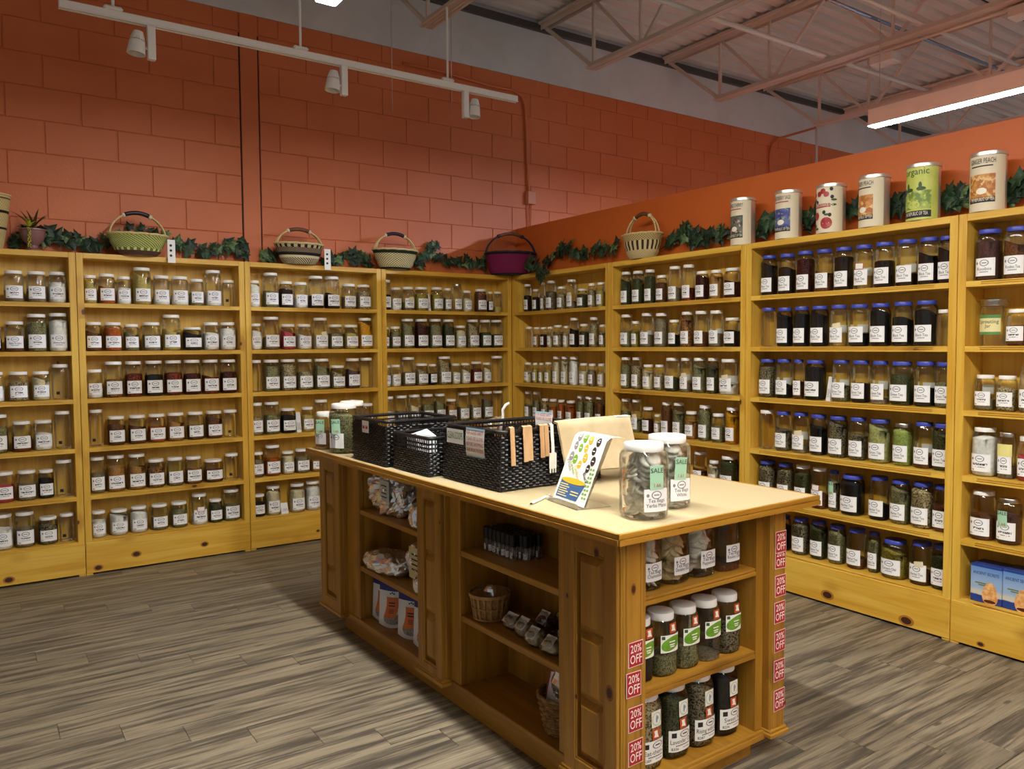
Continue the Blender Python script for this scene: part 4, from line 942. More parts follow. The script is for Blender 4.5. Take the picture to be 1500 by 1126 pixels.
# ivy garlands: every leaf its own mesh
LEAF = [(0, 0), (.16, -.10), (.36, -.16), (.30, .06), (.52, .22), (.26, .34), (.20, .50), (0, .95), (-.20, .50), (-.26, .34), (-.52, .22), (-.30, .06), (-.36, -.16), (-.16, -.10)]
def leaf_mesh(k, m_):
    mb = MB(); vs = [(0, .3, .05)]+[(x, y, -.12*abs(x)-.10*(y-.3)**2*(1+.5*k)) for x, y in LEAF]
    return mb.add(vs, [(0, i, i+1) for i in range(1, len(LEAF))]+[(0, len(LEAF), 1)]).mesh('ivy_leaf', False, [m_])
def ivy_mat(name, c1, c2):
    def bld(nt, b):
        n = N(nt); f = n.noise(n.coord('Object'), 3, 3); n.base(b, n.mix(n.ramp(f, .4, .65), lin(c1), lin(c2)))
    return mat(name, rough=.5, build=bld, spec=.4)
LV = [leaf_mesh(0, ivy_mat('ivy_dark', (20, 40, 26), (34, 58, 36))), leaf_mesh(1, ivy_mat('ivy_mid', (32, 58, 36), (54, 84, 48))), leaf_mesh(2, ivy_mat('ivy_light', (62, 92, 52), (112, 136, 84)))]
M_STEM = mat('ivy_stem', (52, 62, 34), .7)
IVYC = []
TINS = [(1091, 1072, 1110, 357), (1157.5, 1137, 1178, 349), (1219.5, 1197, 1242, 342), (1283, 1259, 1307, 333), (1354.5, 1328, 1381, 324), (1449.5, 1421, 1478, 310)]
OBST = []          # (x, y, half-axis x, half-axis y, height above the bookcase tops)
for (u, xl, xr, yb) in TINS:
    P = on(u, yb, 0, .09); r_ = dia(xr-xl, P, u)*.96/2*1.05; OBST.append((.072, P.y, r_, r_, .5))
for (u, xl, xr) in ((201, 157, 247), (436, 399, 474), (576, 541, 611)):
    P = top_at(u); r_ = dia(xr-xl, P, u)/2+.010; OBST.append((P.x, .02, r_, r_*.6+.004, .2))
OBST.append((-.03, -.03, .245, .21, .21))
P = on(941, 360, 0, .06); r_ = dia(69, P, 941)/2+.010; OBST.append((.06, P.y, r_*.72+.004, r_, .19))
P = on(48, 345, 1, .07); OBST.append((P.x, .07, .079, .079, .145))
P = on(-18, 330, 1, .08); OBST.append((P.x, .08, .137, .125, .36))
def clear_of(pts):
    """smallest margin of the points to the obstacles (1 = touching)"""
    k = 9.0
    for p_ in pts:
        for (x, y, a, b, zm) in OBST:
            if p_.z-ZTOP < zm: k = min(k, math.hypot((p_.x-x)/a, (p_.y-y)/b))
    return k
def garland(label, pix, back, n, dep=.172, spread=.035, seed=1, lo=0.0):
    rnd = random.Random(seed); ax = 1 if back else 0
    pts = [on(u, v, ax, dep) for u, v in pix]; org = Vector((pts[0].x, pts[0].y, ZTOP))
    t = thing('ivy_garland', label, 'ivy', org, 0, 'ivy garlands along the bookcase tops')
    pl = [p-org for p in pts]; pl = [Vector((p.x, p.y, max(p.z, .012) if not lo else p.z)) for p in pl]
    MB().tube(pl, .003, 5).obj('stem', M_STEM, t)
    out = Vector((0, -1, 0)) if back else Vector((-1, 0, 0)); alng = Vector((1, 0, 0)) if back else Vector((0, -1, 0))
    for i in range(n):
        best = None
        for tr in range(60):
            s = (i+rnd.random())/n*(len(pl)-1) if tr < 25 else rnd.random()*(len(pl)-1)
            k = min(int(s), len(pl)-2); p = pl[k].lerp(pl[k+1], s-k)
            p = p+alng*rnd.uniform(-1, 1)*spread+Vector((0, 0, rnd.uniform(-.6, 1)*spread))+out*(rnd.uniform(.0, .03) if not lo else rnd.uniform(-.02, .03))
            sz = rnd.uniform(.06, .098)*(1 if tr < 40 else .8)
            if not lo: p.z = max(p.z, .03)
            fl = 1.0 if tr < 12 else 3.0                     # turn flatter to the wall where there is little room
            nrm = (out*rnd.uniform(.9, 1.3)*fl+alng*rnd.uniform(-.55, .55)+Vector((0, 0, rnd.uniform(-.1, .7)))).normalized()
            ydir = (Vector((0, 0, -1 if rnd.random() < .55 else .8))+alng*rnd.uniform(-1, 1)); ydir = (ydir-nrm*ydir.dot(nrm)).normalized()
            xd = ydir.cross(nrm)
            vv = [(xd*x+ydir*y+nrm*(-.12*abs(x)-.2*(y-.3)**2))*sz for x, y in LEAF]+[nrm*.05*sz+ydir*.3*sz]
            if not lo:
                far = max(-q_.dot(out) for q_ in vv)-p.dot(out); lim = .206-dep
                if far > lim: p = p+out*(far-lim)
                low = min(q_.z for q_ in vv)+p.z
                if low < .002: p.z += .002-low
            c_ = clear_of([org+p+q_ for q_ in vv]); cand = (c_, p, sz, xd, ydir, nrm)
            if best is None or c_ > best[0]: best = cand
            if c_ > 1.02: best = cand; break
        c_, p, sz, xd, ydir, nrm = best
        o = link('ivy_leaf', LV[rnd.choices((0, 1, 2), (6, 4, 1.2))[0]], t)
        mm = Matrix((xd, ydir, nrm)).transposed().to_4x4(); mm.translation = p
        o.matrix_local = mm @ Matrix.Scale(sz, 4)
        IVYC.append(c_)
    return t
G_ = [('ivy garland between the tall straw basket and the green basket', [(12, 357), (40, 352), (66, 345), (85, 352), (112, 356), (150, 362)], 1, 34),
 ('ivy sprig showing behind the green basket', [(160, 350), (185, 340), (215, 343), (238, 345)], 1, 10),
 ('ivy garland between the green basket and the wall strip', [(252, 362), (264, 355), (280, 366), (300, 372), (316, 366), (338, 362), (356, 352), (350, 372), (364, 376)], 1, 30),
 ('ivy sprig beside the black-banded basket', [(386, 378), (392, 376), (404, 381)], 1, 8),
 ('ivy garland between the black-banded and cream checked baskets', [(478, 382), (498, 378), (518, 376), (546, 386)], 1, 22),
 ('ivy garland between the cream checked and magenta baskets', [(604, 386), (622, 380), (633, 358), (642, 380), (668, 386), (690, 384), (714, 388)], 1, 40),
 ('ivy garland between the magenta basket and the slatted basket', [(800, 384), (818, 372), (834, 358), (846, 374), (866, 372), (884, 366), (908, 362)], 0, 42),
 ('ivy garland between the slatted basket and the first tea tin', [(966, 366), (986, 352), (1006, 338), (1020, 352), (1044, 346), (1072, 342)], 0, 42),
 ('ivy sprig between the flowered tin and the blue landscape tin', [(1112, 344), (1124, 328), (1136, 332)], 0, 16),
 ('ivy sprig between the blue landscape tin and the cherry tin', [(1178, 330), (1188, 318), (1198, 324)], 0, 14),
 ('ivy sprig between the cherry tin and the narrow peach tin', [(1242, 316), (1252, 304), (1260, 312)], 0, 12),
 ('ivy sprig between the narrow peach tin and the green tin', [(1306, 312), (1318, 296), (1328, 304)], 0, 13),
 ('ivy garland between the green tin and the large peach tin', [(1380, 300), (1396, 290), (1408, 286), (1420, 292)], 0, 22),
 ('ivy sprig past the large peach tin', [(1476, 290), (1490, 276), (1512, 270)], 0, 14)]
for i, (lb, px_, bk, n_) in enumerate(G_): garland(lb, px_, bk, int(n_*1.6), seed=i+3)
garland('ivy sprig trailing down the bookcase front beside the magenta basket', [(772, 384), (782, 388), (790, 396), (800, 402)], 0, 26, dep=-.045, spread=.05, seed=40, lo=1)

# tea tins
M_CREAM = mat('cream_paper', (226, 214, 186), .5); M_GREENP = plain_noise('lime_paper', (190, 200, 92), (206, 214, 112), 12, .5, 0)
def art(name, c1, c2, c3): 
    def bld(nt, b):
        n = N(nt); v = n.coord('World'); a = n.noise(v, 24, 3); e = n.noise(v, 42, 2)
        n.base(b, n.mix(n.ramp(e, .55, .66), n.mix(n.ramp(a, .42, .58), lin(c1), lin(c2)), lin(c3)))
    return mat(name, rough=.5, build=bld)
A_FLOWER = art('print_flowers', (52, 56, 44), (100, 104, 88), (216, 166, 170)); A_NIGHT = art('print_landscape', (52, 56, 140), (84, 96, 150), (150, 160, 110))
A_PEACH = art('print_peach', (176, 106, 46), (206, 146, 76), (228, 190, 130)); A_LEAF = art('print_leaves', (168, 186, 84), (112, 138, 60), (206, 214, 120))
M_POTB = mat('print_pale', (240, 234, 214), .5); M_CHERRY = mat('print_cherry', (168, 44, 50), .4); M_DGREEN = mat('print_green', (52, 84, 40), .5); M_NAVYP = mat('print_navy', (38, 44, 92), .5)
def tin(u, xl, xr, yt, yb, label, kind, a0=0.0):
    P = on(u, yb, 0, .09); d = dia(xr-xl, P, u)*.96; h = on(u, yt, 0, .09).z-ZTOP
    t = thing('tea_tin', label, 'tin', (.072, P.y, ZTOP), -math.pi/2+a0, 'tea tins on the bookcase tops')
    R = d/2
    MB().lathe([(R*.97, 0), (R, .004), (R, h-.012)], 32).obj('tin_body', M_TIN, t, smooth='auto')
    MB().lathe([(R*1.02, h-.020), (R*1.05, h-.018), (R*1.05, h-.003), (R*1.01, h), (R*.9, h-.002)], 32).obj('lid', M_TIN, t, smooth='auto')
    def fn(off):
        return lambda x, z: ((R+off)*math.cos(-math.pi/2+x/R), (R+off)*math.sin(-math.pi/2+x/R), z)
    f1, f2, f3 = fn(.0008), fn(.0016), fn(.0024)
    pm_ = M_GREENP if kind == 'green' else M_CREAM
    w0 = R*1.45
    MB().grid(lambda a, b: f1((a-.5)*2*w0, .003+b*(h-.02)), 20, 1).obj('paper_wrap', pm_, t, smooth=True)
    k = bpy.data.objects[t.children[-1].name] if False else None
    def txt(s, z, size, m_, f=f3, mw=None, dx=0):
        q = MB(); put_text(q, s, f, dx, z, size, maxw=mw or R*1.5); q.obj('lettering', m_, t)
    def pan(x0, x1, z0, z1, m_, f=f2, nm='picture'):
        MB().grid(lambda a, b: f(x0+(x1-x0)*a, z0+(z1-z0)*b), 12, 1).obj(nm, m_, t, smooth=True)
    def dsc(x, z, rx, rz_, m_, f=f3, nm='printed_shape'):
        q = MB(); q.disc(f, x, z, rx, rz_, 14); q.obj(nm, m_, t)
    if kind in ('flower', 'night', 'peach'):
        a = {'flower': A_FLOWER, 'night': A_NIGHT, 'peach': A_PEACH}[kind]
        pan(-R*.85, R*.75, h*.20, h*.62, a); pan(-R*.85, R*.75, h*.15, h*.245, M_INK, nm='title_band')
        txt({'flower': 'SPRING CHERRY', 'night': 'BLACKBERRY SAGE', 'peach': 'GINGER PEACH'}[kind], h*.80, .034, M_INK)
        pan(-R*.7, R*.6, h*.745, h*.765, M_INK if kind == 'peach' else M_PINK, nm='rule_line')
        txt('THE REPUBLIC OF TEA', h*.175, .024, M_POTB, mw=R*1.4)
        dsc(-.0, h*.34, R*.3, h*.055, M_POTB)
    elif kind == 'cherry':
        for (x, z, s) in ((-.3, .80, .2), (.0, .85, .2), (.25, .78, .2), (.25, .20, .42), (-.6, .36, .3)): dsc(R*x, h*z, R*s, R*s, M_CHERRY)
        pan(-R*1.0, R*.55, h*.52, h*.60, M_CHERRY); txt('POMEGRANATE TEA', h*.54, .026, M_POTB)
        for (x, z) in ((.6, .88), (.65, .72), (-.8, .8), (-.75, .68), (-.5, .64), (.1, .42), (.5, .36), (-.7, .16)): dsc(R*x, h*z, R*.12, R*.14, M_INK if (x > 0) else M_NAVYP)
        for (x, z) in ((.78, .66), (.75, .56), (.3, .37), (-.55, .1)): dsc(R*x, h*z, R*.2, R*.08, M_DGREEN)
    else:
        pan(-R*1.1, R*.95, h*.20, h*.52, A_LEAF); pan(-R*1.1, R*.95, h*.05, h*.17, M_INK, nm='title_band')
        txt('organic', h*.80, .05, M_DGREEN, mw=R*1.6); txt('THE REPUBLIC OF TEA', h*.09, .026, M_POTB)
        dsc(-R*.1, h*.27, R*.4, h*.07, M_GREENP); dsc(-R*.85, h*.52, R*.2, h*.07, M_NAVYP)
        for (x, z, rx) in ((-.5, .60, .1), (-.4, .54, .28), (.35, .55, .28), (.3, .61, .1)): dsc(R*x, h*z, R*rx, h*.035 if rx > .2 else h*.06, M_DGREEN)
tin(1091, 1072, 1110, 292, 357, 'cream tea tin with a pink flower picture', 'flower', -.1)
tin(1157.5, 1137, 1178, 281, 349, 'cream tea tin with a blue landscape picture', 'night')
tin(1219.5, 1197, 1242, 272, 342, 'cream tea tin printed with red cherries and fruit', 'cherry')
tin(1283, 1259, 1307, 259, 333, 'cream tea tin with an orange peach picture between cherry and green tins', 'peach', -.3)
tin(1354.5, 1328, 1381, 243, 324, 'lime green tea tin with leaves and a teapot', 'green')
tin(1449.5, 1421, 1478, 226, 310, 'large cream tea tin with an orange peach picture and long name', 'peach', .05)

# ------------------------------------------------------------------ salt lamp boxes and the sprouting jar
def boxart(nt, b):
    n = N(nt); g = n.n('ShaderNodeSeparateXYZ', i_0=n.n('ShaderNodeTexCoord').outputs['Generated']); z = g.outputs[2]
    wv = n.math('ADD', z, n.math('MULTIPLY', n.math('SUBTRACT', n.noise(n.coord('World', (1, 1, 2)), 30, 2), .5), .06))
    c = n.mix(n.ramp(wv, .19, .22), lin((36, 62, 140)), lin((206, 200, 184)))
    c = n.mix(n.ramp(wv, .26, .42), c, lin((150, 178, 212)))
    c = n.mix(n.ramp(wv, .5, .95), c, lin((104, 146, 206)))
    c = n.mix(n.ramp(z, .93, .94), c, lin((38, 64, 138)))
    n.base(b, c)
M_BOX = mat('lamp_box_print', rough=.35, build=boxart); M_SALT = plain_noise('salt_print', (214, 140, 70), (236, 190, 130), 40, .4, 0); M_OLIVE = mat('olive_print', (112, 122, 60), .5)
for i, (xl, xr, yt, yb) in enumerate(((962, 1092, 683, 885), (1098, 1228, 708, 912))):
    uc = 1080+(xl+xr)/2/2.8149; P = on(uc, 580+yt/2.8149, 0, .03); h = min(P.z-SH[5]-.02, .262); w_ = .146
    t = thing('lamp_box', ('blue salt lamp carton beside the bookcase side panel', 'blue salt lamp carton on the far side from the side panel')[i], 'box', (.095, min(P.y, -4.062) if i == 0 else min(P.y, -4.215), SH[5]+.0005), -math.pi/2, 'salt lamp cartons')
    MB().cbox(-w_/2, w_/2, -.065, .065, 0, h, .003).obj('carton', M_BOX, t)
    f = lambda x, z: (x, -.0658, z); f2 = lambda x, z: (x, -.0664, z)
    q = MB(); q.add([f(.02+.036*math.cos(a)*(1-.25*math.sin(a)), h*.27+.058*math.sin(a)) for a in [2*math.pi*j/24 for j in range(24)]], [tuple(range(24))]); q.obj('salt_crystal_print', M_SALT, t)
    q = MB(); q.disc(f2, .02, h*.07, .028, .008); q.obj('base_print', mat('print_brown', (70, 34, 20), .5), t)
    q = MB(); put_text(q, 'ANCIENT SECRETS', f, 0, h*.74, .022, maxw=w_*.82); q.obj('lettering', M_NAVYP, t)
    q = MB()
    for k in range(2): q.add([f(-.05+k*.015, h*(.50-.05*k)), f(.0, h*(.50-.05*k)), f(.0, h*(.53-.05*k)), f(-.05+k*.015, h*(.53-.05*k))], [(0, 1, 2, 3)])
    q.obj('small_print', M_OLIVE, t)
P = on(1080+1330/3.5714, 320+422/3.5714, 0, .10); h = min(P.z-SH[1], .275)
t = thing('sprouting_jar', 'clear sprouting jar with metal lid and green and cream wrapper', 'jar', (.10, min(P.y, -4.072), SH[1]+.0005), -math.pi/2)
MB().lathe([(.04, 0), (.055, .004), (.058, .03), (.056, h*.75), (.05, h*.86), (.052, h*.98)], 28).obj('glass_body', M_GLASS, t, smooth='auto')
MB().lathe([(.052, h-.035), (.056, h-.033), (.056, h-.004), (.05, h)], 28).obj('metal_lid', M_STEEL, t, smooth='auto')
fn = lambda x, z: (.0592*math.cos(-math.pi/2+x/.0592), .0592*math.sin(-math.pi/2+x/.0592), z); fn2 = lambda x, z: (.0598*math.cos(-math.pi/2+x/.0598), .0598*math.sin(-math.pi/2+x/.0598), z)
MB().grid(lambda a, b: fn((a-.5)*.115, h*.24+b*h*.42), 12, 1).obj('wrapper', mat('wrapper_cream', (226, 216, 160), .6), t, smooth=True)
for z0, z1 in ((.24, .30), (.59, .66)): MB().grid(lambda a, b: fn2((a-.5)*.115, h*z0+b*h*(z1-z0)), 12, 1).obj('green_band', mat('wrapper_green', (84, 138, 74), .6), t, smooth=True)
q = MB(); put_text(q, 'Sprouting', fn2, 0, h*.48, .026, maxw=.095); put_text(q, 'Jar', fn2, 0, h*.39, .024); q.obj('lettering', M_INK, t)
# flared clear plastic bag gathered over the lid
M_FILM = glass_mat('clear_film', (246, 246, 244), .14)
MB().grid(lambda u, v: ((.057+.022*v+.004*math.sin(9*2*math.pi*u))*math.cos(2*math.pi*u), (.058+.018*v+.004*math.sin(7*2*math.pi*u))*math.sin(2*math.pi*u), h-.03+.028*v), 40, 3).obj('film_collar', M_FILM, t, smooth=True)

print('ivy clearances below 1:', sum(c < 1 for c in IVYC), 'of', len(IVYC), min(IVYC))
# ------------------------------------------------------------------ things on and in the island
TZ = TH+.0008
def lv(P):   # world -> island frame
    d = P-IO; return Vector((d.x*math.cos(IA)+d.y*math.sin(IA), -d.x*math.sin(IA)+d.y*math.cos(IA), P.z))
def onz(u, v, z): return lv(on(u, v, 2, z))
M_BAGW = plain_noise('teabag_paper', (226, 223, 214), (242, 240, 233), 60, .8, .15); M_BAGT = plain_noise('kraft_teabag', (206, 182, 134), (226, 206, 162), 60, .8, .15)
def teabag_fill(t, d, h, top, m_, seed, sq=False):
    rnd = random.Random(seed); g = MB(); n = 0; z = .02
    while z < top:
        for k in range(6):
            a = rnd.uniform(0, 6.28); rr = d*.5*rnd.uniform(.22, .52); c = Vector((rr*math.cos(a), rr*math.sin(a), z+rnd.uniform(0, .014)))
            R = d*.235; nx = Vector((math.cos(a)*rnd.uniform(.3, 1), math.sin(a)*rnd.uniform(.3, 1), rnd.uniform(.1, 1.2))).normalized()
            e1 = nx.orthogonal().normalized(); e2 = nx.cross(e1); rot = rnd.uniform(0, 6.28)
            ring = lambda q, hgt: [c+e1*(q*math.cos(rot+i*math.pi/6))+e2*(q*math.sin(rot+i*math.pi/6))+nx*hgt for i in range(12)]
            vs = [c+nx*.007]+ring(R*.6, .0055)+ring(R, 0)+ring(R*.6, -.0055)+[c-nx*.007]
            ok = True
            for i, q in enumerate(vs):
                rad = math.hypot(q.x, q.y); lim = d*.482
                if rad > lim: q.x *= lim/rad; q.y *= lim/rad
                q.z = min(max(q.z, .008), top+.02)
            f = [(0, 1+i, 1+(i+1) % 12) for i in range(12)]
            for b_ in (1, 13): f += [(b_+i, b_+12+i, b_+12+(i+1) % 12, b_+(i+1) % 12) for i in range(12)]
            f += [(37, 25+(i+1) % 12, 25+i) for i in range(12)]
            g.add(vs, f)
        z += .011
    o = g.obj('tea_bags', m_, t, smooth=True); o['kind'] = 'stuff'; o['label'] = 'round pale tea bags'
def word_label(t, d, n, lines, lh, z0, wr, loff=0.0):
    fn = wrap(d, n, .0009, loff)
    q = MB()
    for (s, zz, size) in lines: put_text(q, s, fn, 0, z0+lh*zz, size, maxw=d*wr)
    q.obj('lettering', M_INK, t)
LABJ = M_LABEL0
def big_jar(u, v, z, d, h, label, code=None, fill=.8, lines=None, rz=0, sale=None, bags=None, lid='w', labz=.03, labh=None, loff=0.0, group=None, lidh=.026):
    w_ = W(u, v, z); t = jar((w_.x, w_.y, z), IA+rz, d, h, code or 'e', fill, lid, True, 3.0, label=label, labh=labh or h*.30, labz=labz, labmat=LABJ, lidh=lidh, lw=.56, loff=loff, group=group)
    if bags: teabag_fill(t, d, h, h*fill, bags, int(u*1000+v*77))
    if lines: word_label(t, d, 3.0, lines, labh or h*.30, labz, .5, loff)
    if sale:
        tag_on(t, d, 3.0, loff*d*.52+sale[1], labz+(labh or h*.3)+.036, .05, .078, M_MINT, 'sale_tag', sale[2], [('SALE', 0, .016, .022, M_INK), (sale[0], .0, -.03, .017, M_RED)], label='mint green tag reading SALE')
    return t
# two tea bag jars on the near end of the top
big_jar(.235, .135, TZ, .148, .245, 'large jar of pale tea bags labelled Yerba Mate on the island top', bags=M_BAGW, fill=.8, lines=[('Tea Bags', .42, .017), ('Yerba Mate', .2, .017)], rz=-.2, sale=('1.66', .0, 0))
big_jar(.425, .21, TZ, .148, .25, 'large jar of pale tea bags labelled White on the island top', bags=M_BAGW, fill=.82, lines=[('Tea Bags', .42, .017), ('White', .2, .017)], rz=-.1, sale=('1.61', -.004, -.08))
# three jars at the far end
big_jar(.075, 2.44, TZ, .112, .205, 'smaller jar of tan powder with SALE tag at the far end of the island', 'n', .6, [('Sale', .2, .012)] and None, rz=-.75, sale=('1.66', -.0, 0), loff=-.2)
big_jar(.205, 2.38, TZ, .145, .262, 'large jar of brown pieces with SALE tag behind the green leaf jar', 'c', .6, None, rz=-.75, sale=('1.66', -.0, 0), loff=-.2)
big_jar(.095, 2.235, TZ, .148, .262, 'large jar packed with green leaf tea beside the black wicker bin', 'g', .84, None, rz=-.75, sale=('1.66', -.0, .05), loff=-.25)
# end shelves
TB = lambda n_: [('Tea Bags', .42, .017), (n_, .2, .017)]
for (uu, vv, d, n_, mt, lb) in ((.275, .185, .126, 'Chamomile', M_BAGW, 'white-lidded jar of round tea bags labelled Chamomile'), (.41, .185, .126, 'Dandelion Root', M_BAGT, 'white-lidded jar of kraft tea bags labelled Dandelion Root'),
      (.545, .185, .126, 'Peppermint', M_BAGW, 'white-lidded jar of crumpled tea bags labelled Peppermint'), (.68, .185, .126, 'Rooibos Chai', None, 'nearly empty jar labelled Rooibos Chai on the island end shelf')):
    if mt: big_jar(uu, vv, .7105, d, .205, lb+' on the island end shelf' if 'shelf' not in lb else lb, bags=mt, fill=.78, lines=TB(n_), labz=.035, group='tea bag jars on the island end')
    else: big_jar(uu, vv, .7105, d, .205, lb, 'b', .12, TB(n_), labz=.035, group='tea bag jars on the island end')
M_LEAFP = plain_noise('green_leaf_print', (96, 150, 36), (116, 170, 48), 30, .5, 0); M_ORSTK = mat('orange_sticker', (196, 86, 36), .5); M_GRSQ = mat('green_square', (46, 92, 52), .5); M_EMB = mat('emblem_line', (170, 176, 160), .6); M_EMBB = mat('emblem_blue', (130, 156, 180), .6)
def seal_sticker(t, d, x, z, s=.036):
    o = tag_on(t, d, 3.0, x, z, s, s*1.15, M_ORSTK, 'orange_sticker', .05)
    fn = wrap(d, 3.0, .0022); q = MB(); q.add([fn(x+a*s, z+b*s) for a, b in ((-.3, .38), (.18, .4), (.2, .05), (.36, -.38), (.12, -.34), (-.32, -.3), (-.2, .0))], [tuple(range(6, -1, -1))]); q.obj('state_shape', M_WTXT, o)
for i, (uu, fill, code) in enumerate(((.252, .9, 'k'), (.356, .36, 'g'), (.468, .42, 'g'), (.580, .08, 't'), (.692, .5, 'S'))):
    d = .105 if i else .09; w_ = W(uu, .175, .4025); h = .215
    lb = ['narrow jar of black tea with green leaf label against the end post', 'jar with green leaf label low on loose herbs, second from the end post', 'jar with green leaf label half full of coarse herbs', 'jar with green leaf label almost empty', 'jar with green leaf label half full of dark tea'][i]+', island end'
    t = jar((w_.x, w_.y, .4025), IA, d, h, code, fill, 'w', False, 3.0, label=lb, group='green leaf label jars on the island end', lidh=.026)
    fn, f2, f3 = wrap(d, 3.0, .001), wrap(d, 3.0, .0016), wrap(d, 3.0, .0022); z0, z1, hw = .085, .145, d*.40
    o = MB().grid(lambda a, b: fn((a-.5)*2*hw, z0+b*(z1-z0)), 10, 1).obj('paper_label', M_PAPER, t, smooth=True)
    q = MB(); pts = [(math.cos(a)*hw*.95, (z0+z1)/2+math.sin(a)*.021*(1 if True else 0)+math.cos(a)*.009) for a in [2*math.pi*k/20 for k in range(20)]]
    q.grid(lambda a, b: f2(-hw*.95*math.cos(a*math.pi), (z0+z1)/2-.008*math.cos(a*math.pi)+(b-.5)*.046*math.sin(a*math.pi)**.8), 14, 2); q.obj('leaf_print', M_LEAFP, o, smooth=True)
    q = MB(); q.grid(lambda a, b: f2(-hw*.92+a*.011, z1-.014+b*.011), 1, 1); q.obj('green_square', M_GRSQ, o)
    q = MB()
    for k, (a0, a1, zz) in enumerate(((-.3, .35, .004), (-.25, .3, -.006), (-.2, .25, -.013))): q.grid(lambda a, b: f3(hw*(a0+(a1-a0)*a), (z0+z1)/2+zz+b*.004), 4, 1)
    q.obj('print_lines', M_WTXT, o)
    seal_sticker(t, d, d*.05, .167, .030)
for i, (uu, code, fill, n_) in enumerate(((.275, 's', .88, 'Eat-then-S'), (.408, 'G', .80, 'Lavender Oas'), (.541, 'S', .82, 'Rising with the'), (.675, 'k', .90, 'Sweet Ki'))):
    d = .122; w_ = W(uu, .18, ZB); h = .262
    lb = ['jar packed with pale herb blend', 'jar of green herb blend labelled Lavender', 'jar of dark herb blend labelled Rising with the', 'jar packed with black leaf tea and circular emblem'][i]+', bottom shelf of island end'
    t = jar((w_.x, w_.y, ZB+.0005), IA, d, h, code, fill, 'w', False, 3.0, label=lb, group='emblem jars on the island end', lidh=.028)
    fn, f2 = wrap(d, 3.0, .001), wrap(d, 3.0, .0018); hw = d*.44; z0, z1 = .03, .105
    o = MB().grid(lambda a, b: fn((a-.5)*2*hw, z0+b*(z1-z0)), 10, 1).obj('paper_label', M_PAPER, t, smooth=True)
    q = MB(); put_text(q, n_, f2, 0, z0+.028, .022, maxw=hw*1.8); q.obj('lettering', M_INK, o)
    q = MB()
    for k in range(11): q.grid(lambda a, b: f2(-hw*.55+hw*1.2*(k+a*.75)/11, z0+.019+b*.0035+.0008*(k % 2)), 1, 1)
    for k in range(6): q.grid(lambda a, b: f2(hw*(.0+.1*(k+a*.7)), z0+.010+b*.002), 1, 1)
    q.obj('small_print', M_INK, o)['kind'] = 'stuff'
    q = MB(); put_text(q, ('B289', 'B336', 'B287', 'B236')[i], f2, -hw*.6, z0+.006, .013, bold=.01); q.obj('lettering', M_INK, o)
    q = MB(); q.grid(lambda a, b: f2(-hw*.82+a*.017, z1-.025+b*.017), 2, 1); q.obj('square_logo', M_INK, o)
    q = MB()
    for k in range(16):
        a = 2*math.pi*k/16; c0 = (hw*.18+.021*math.cos(a), z1-.0165+.0115*math.sin(a)); q.disc(f2, c0[0], c0[1], .0028, .002, 6)
    q.grid(lambda a, b: f2(hw*.18-.011+a*.022, z1-.0185+b*.004), 3, 1); q.obj('oval_logo', M_INK, o)
    e = tag_on(t, d, 3.0, .004, .178, .044, .055, mat('emblem_paper', (234, 234, 222), .6), 'emblem_sticker', .03)
    q = MB(); f3 = wrap(d, 3.0, .0022)
    ring = [(math.cos(2*math.pi*k/24), math.sin(2*math.pi*k/24)) for k in range(24)]
    q.add([f3(.004+.0195*a, .178+.0225*b) for a, b in ring]+[f3(.004+.0175*a, .178+.0205*b) for a, b in ring], [(k, (k+1) % 24, 24+(k+1) % 24, 24+k) for k in range(24)]); q.obj('emblem_ring', M_EMB, e)
    q = MB(); q.disc(f3, .004, .178, .004, .014, 10); q.disc(f3, .009, .181, .003, .006, 8); q.obj('emblem_figure', M_EMBB, e)
    seal_sticker(t, d, .002, .126, .032)

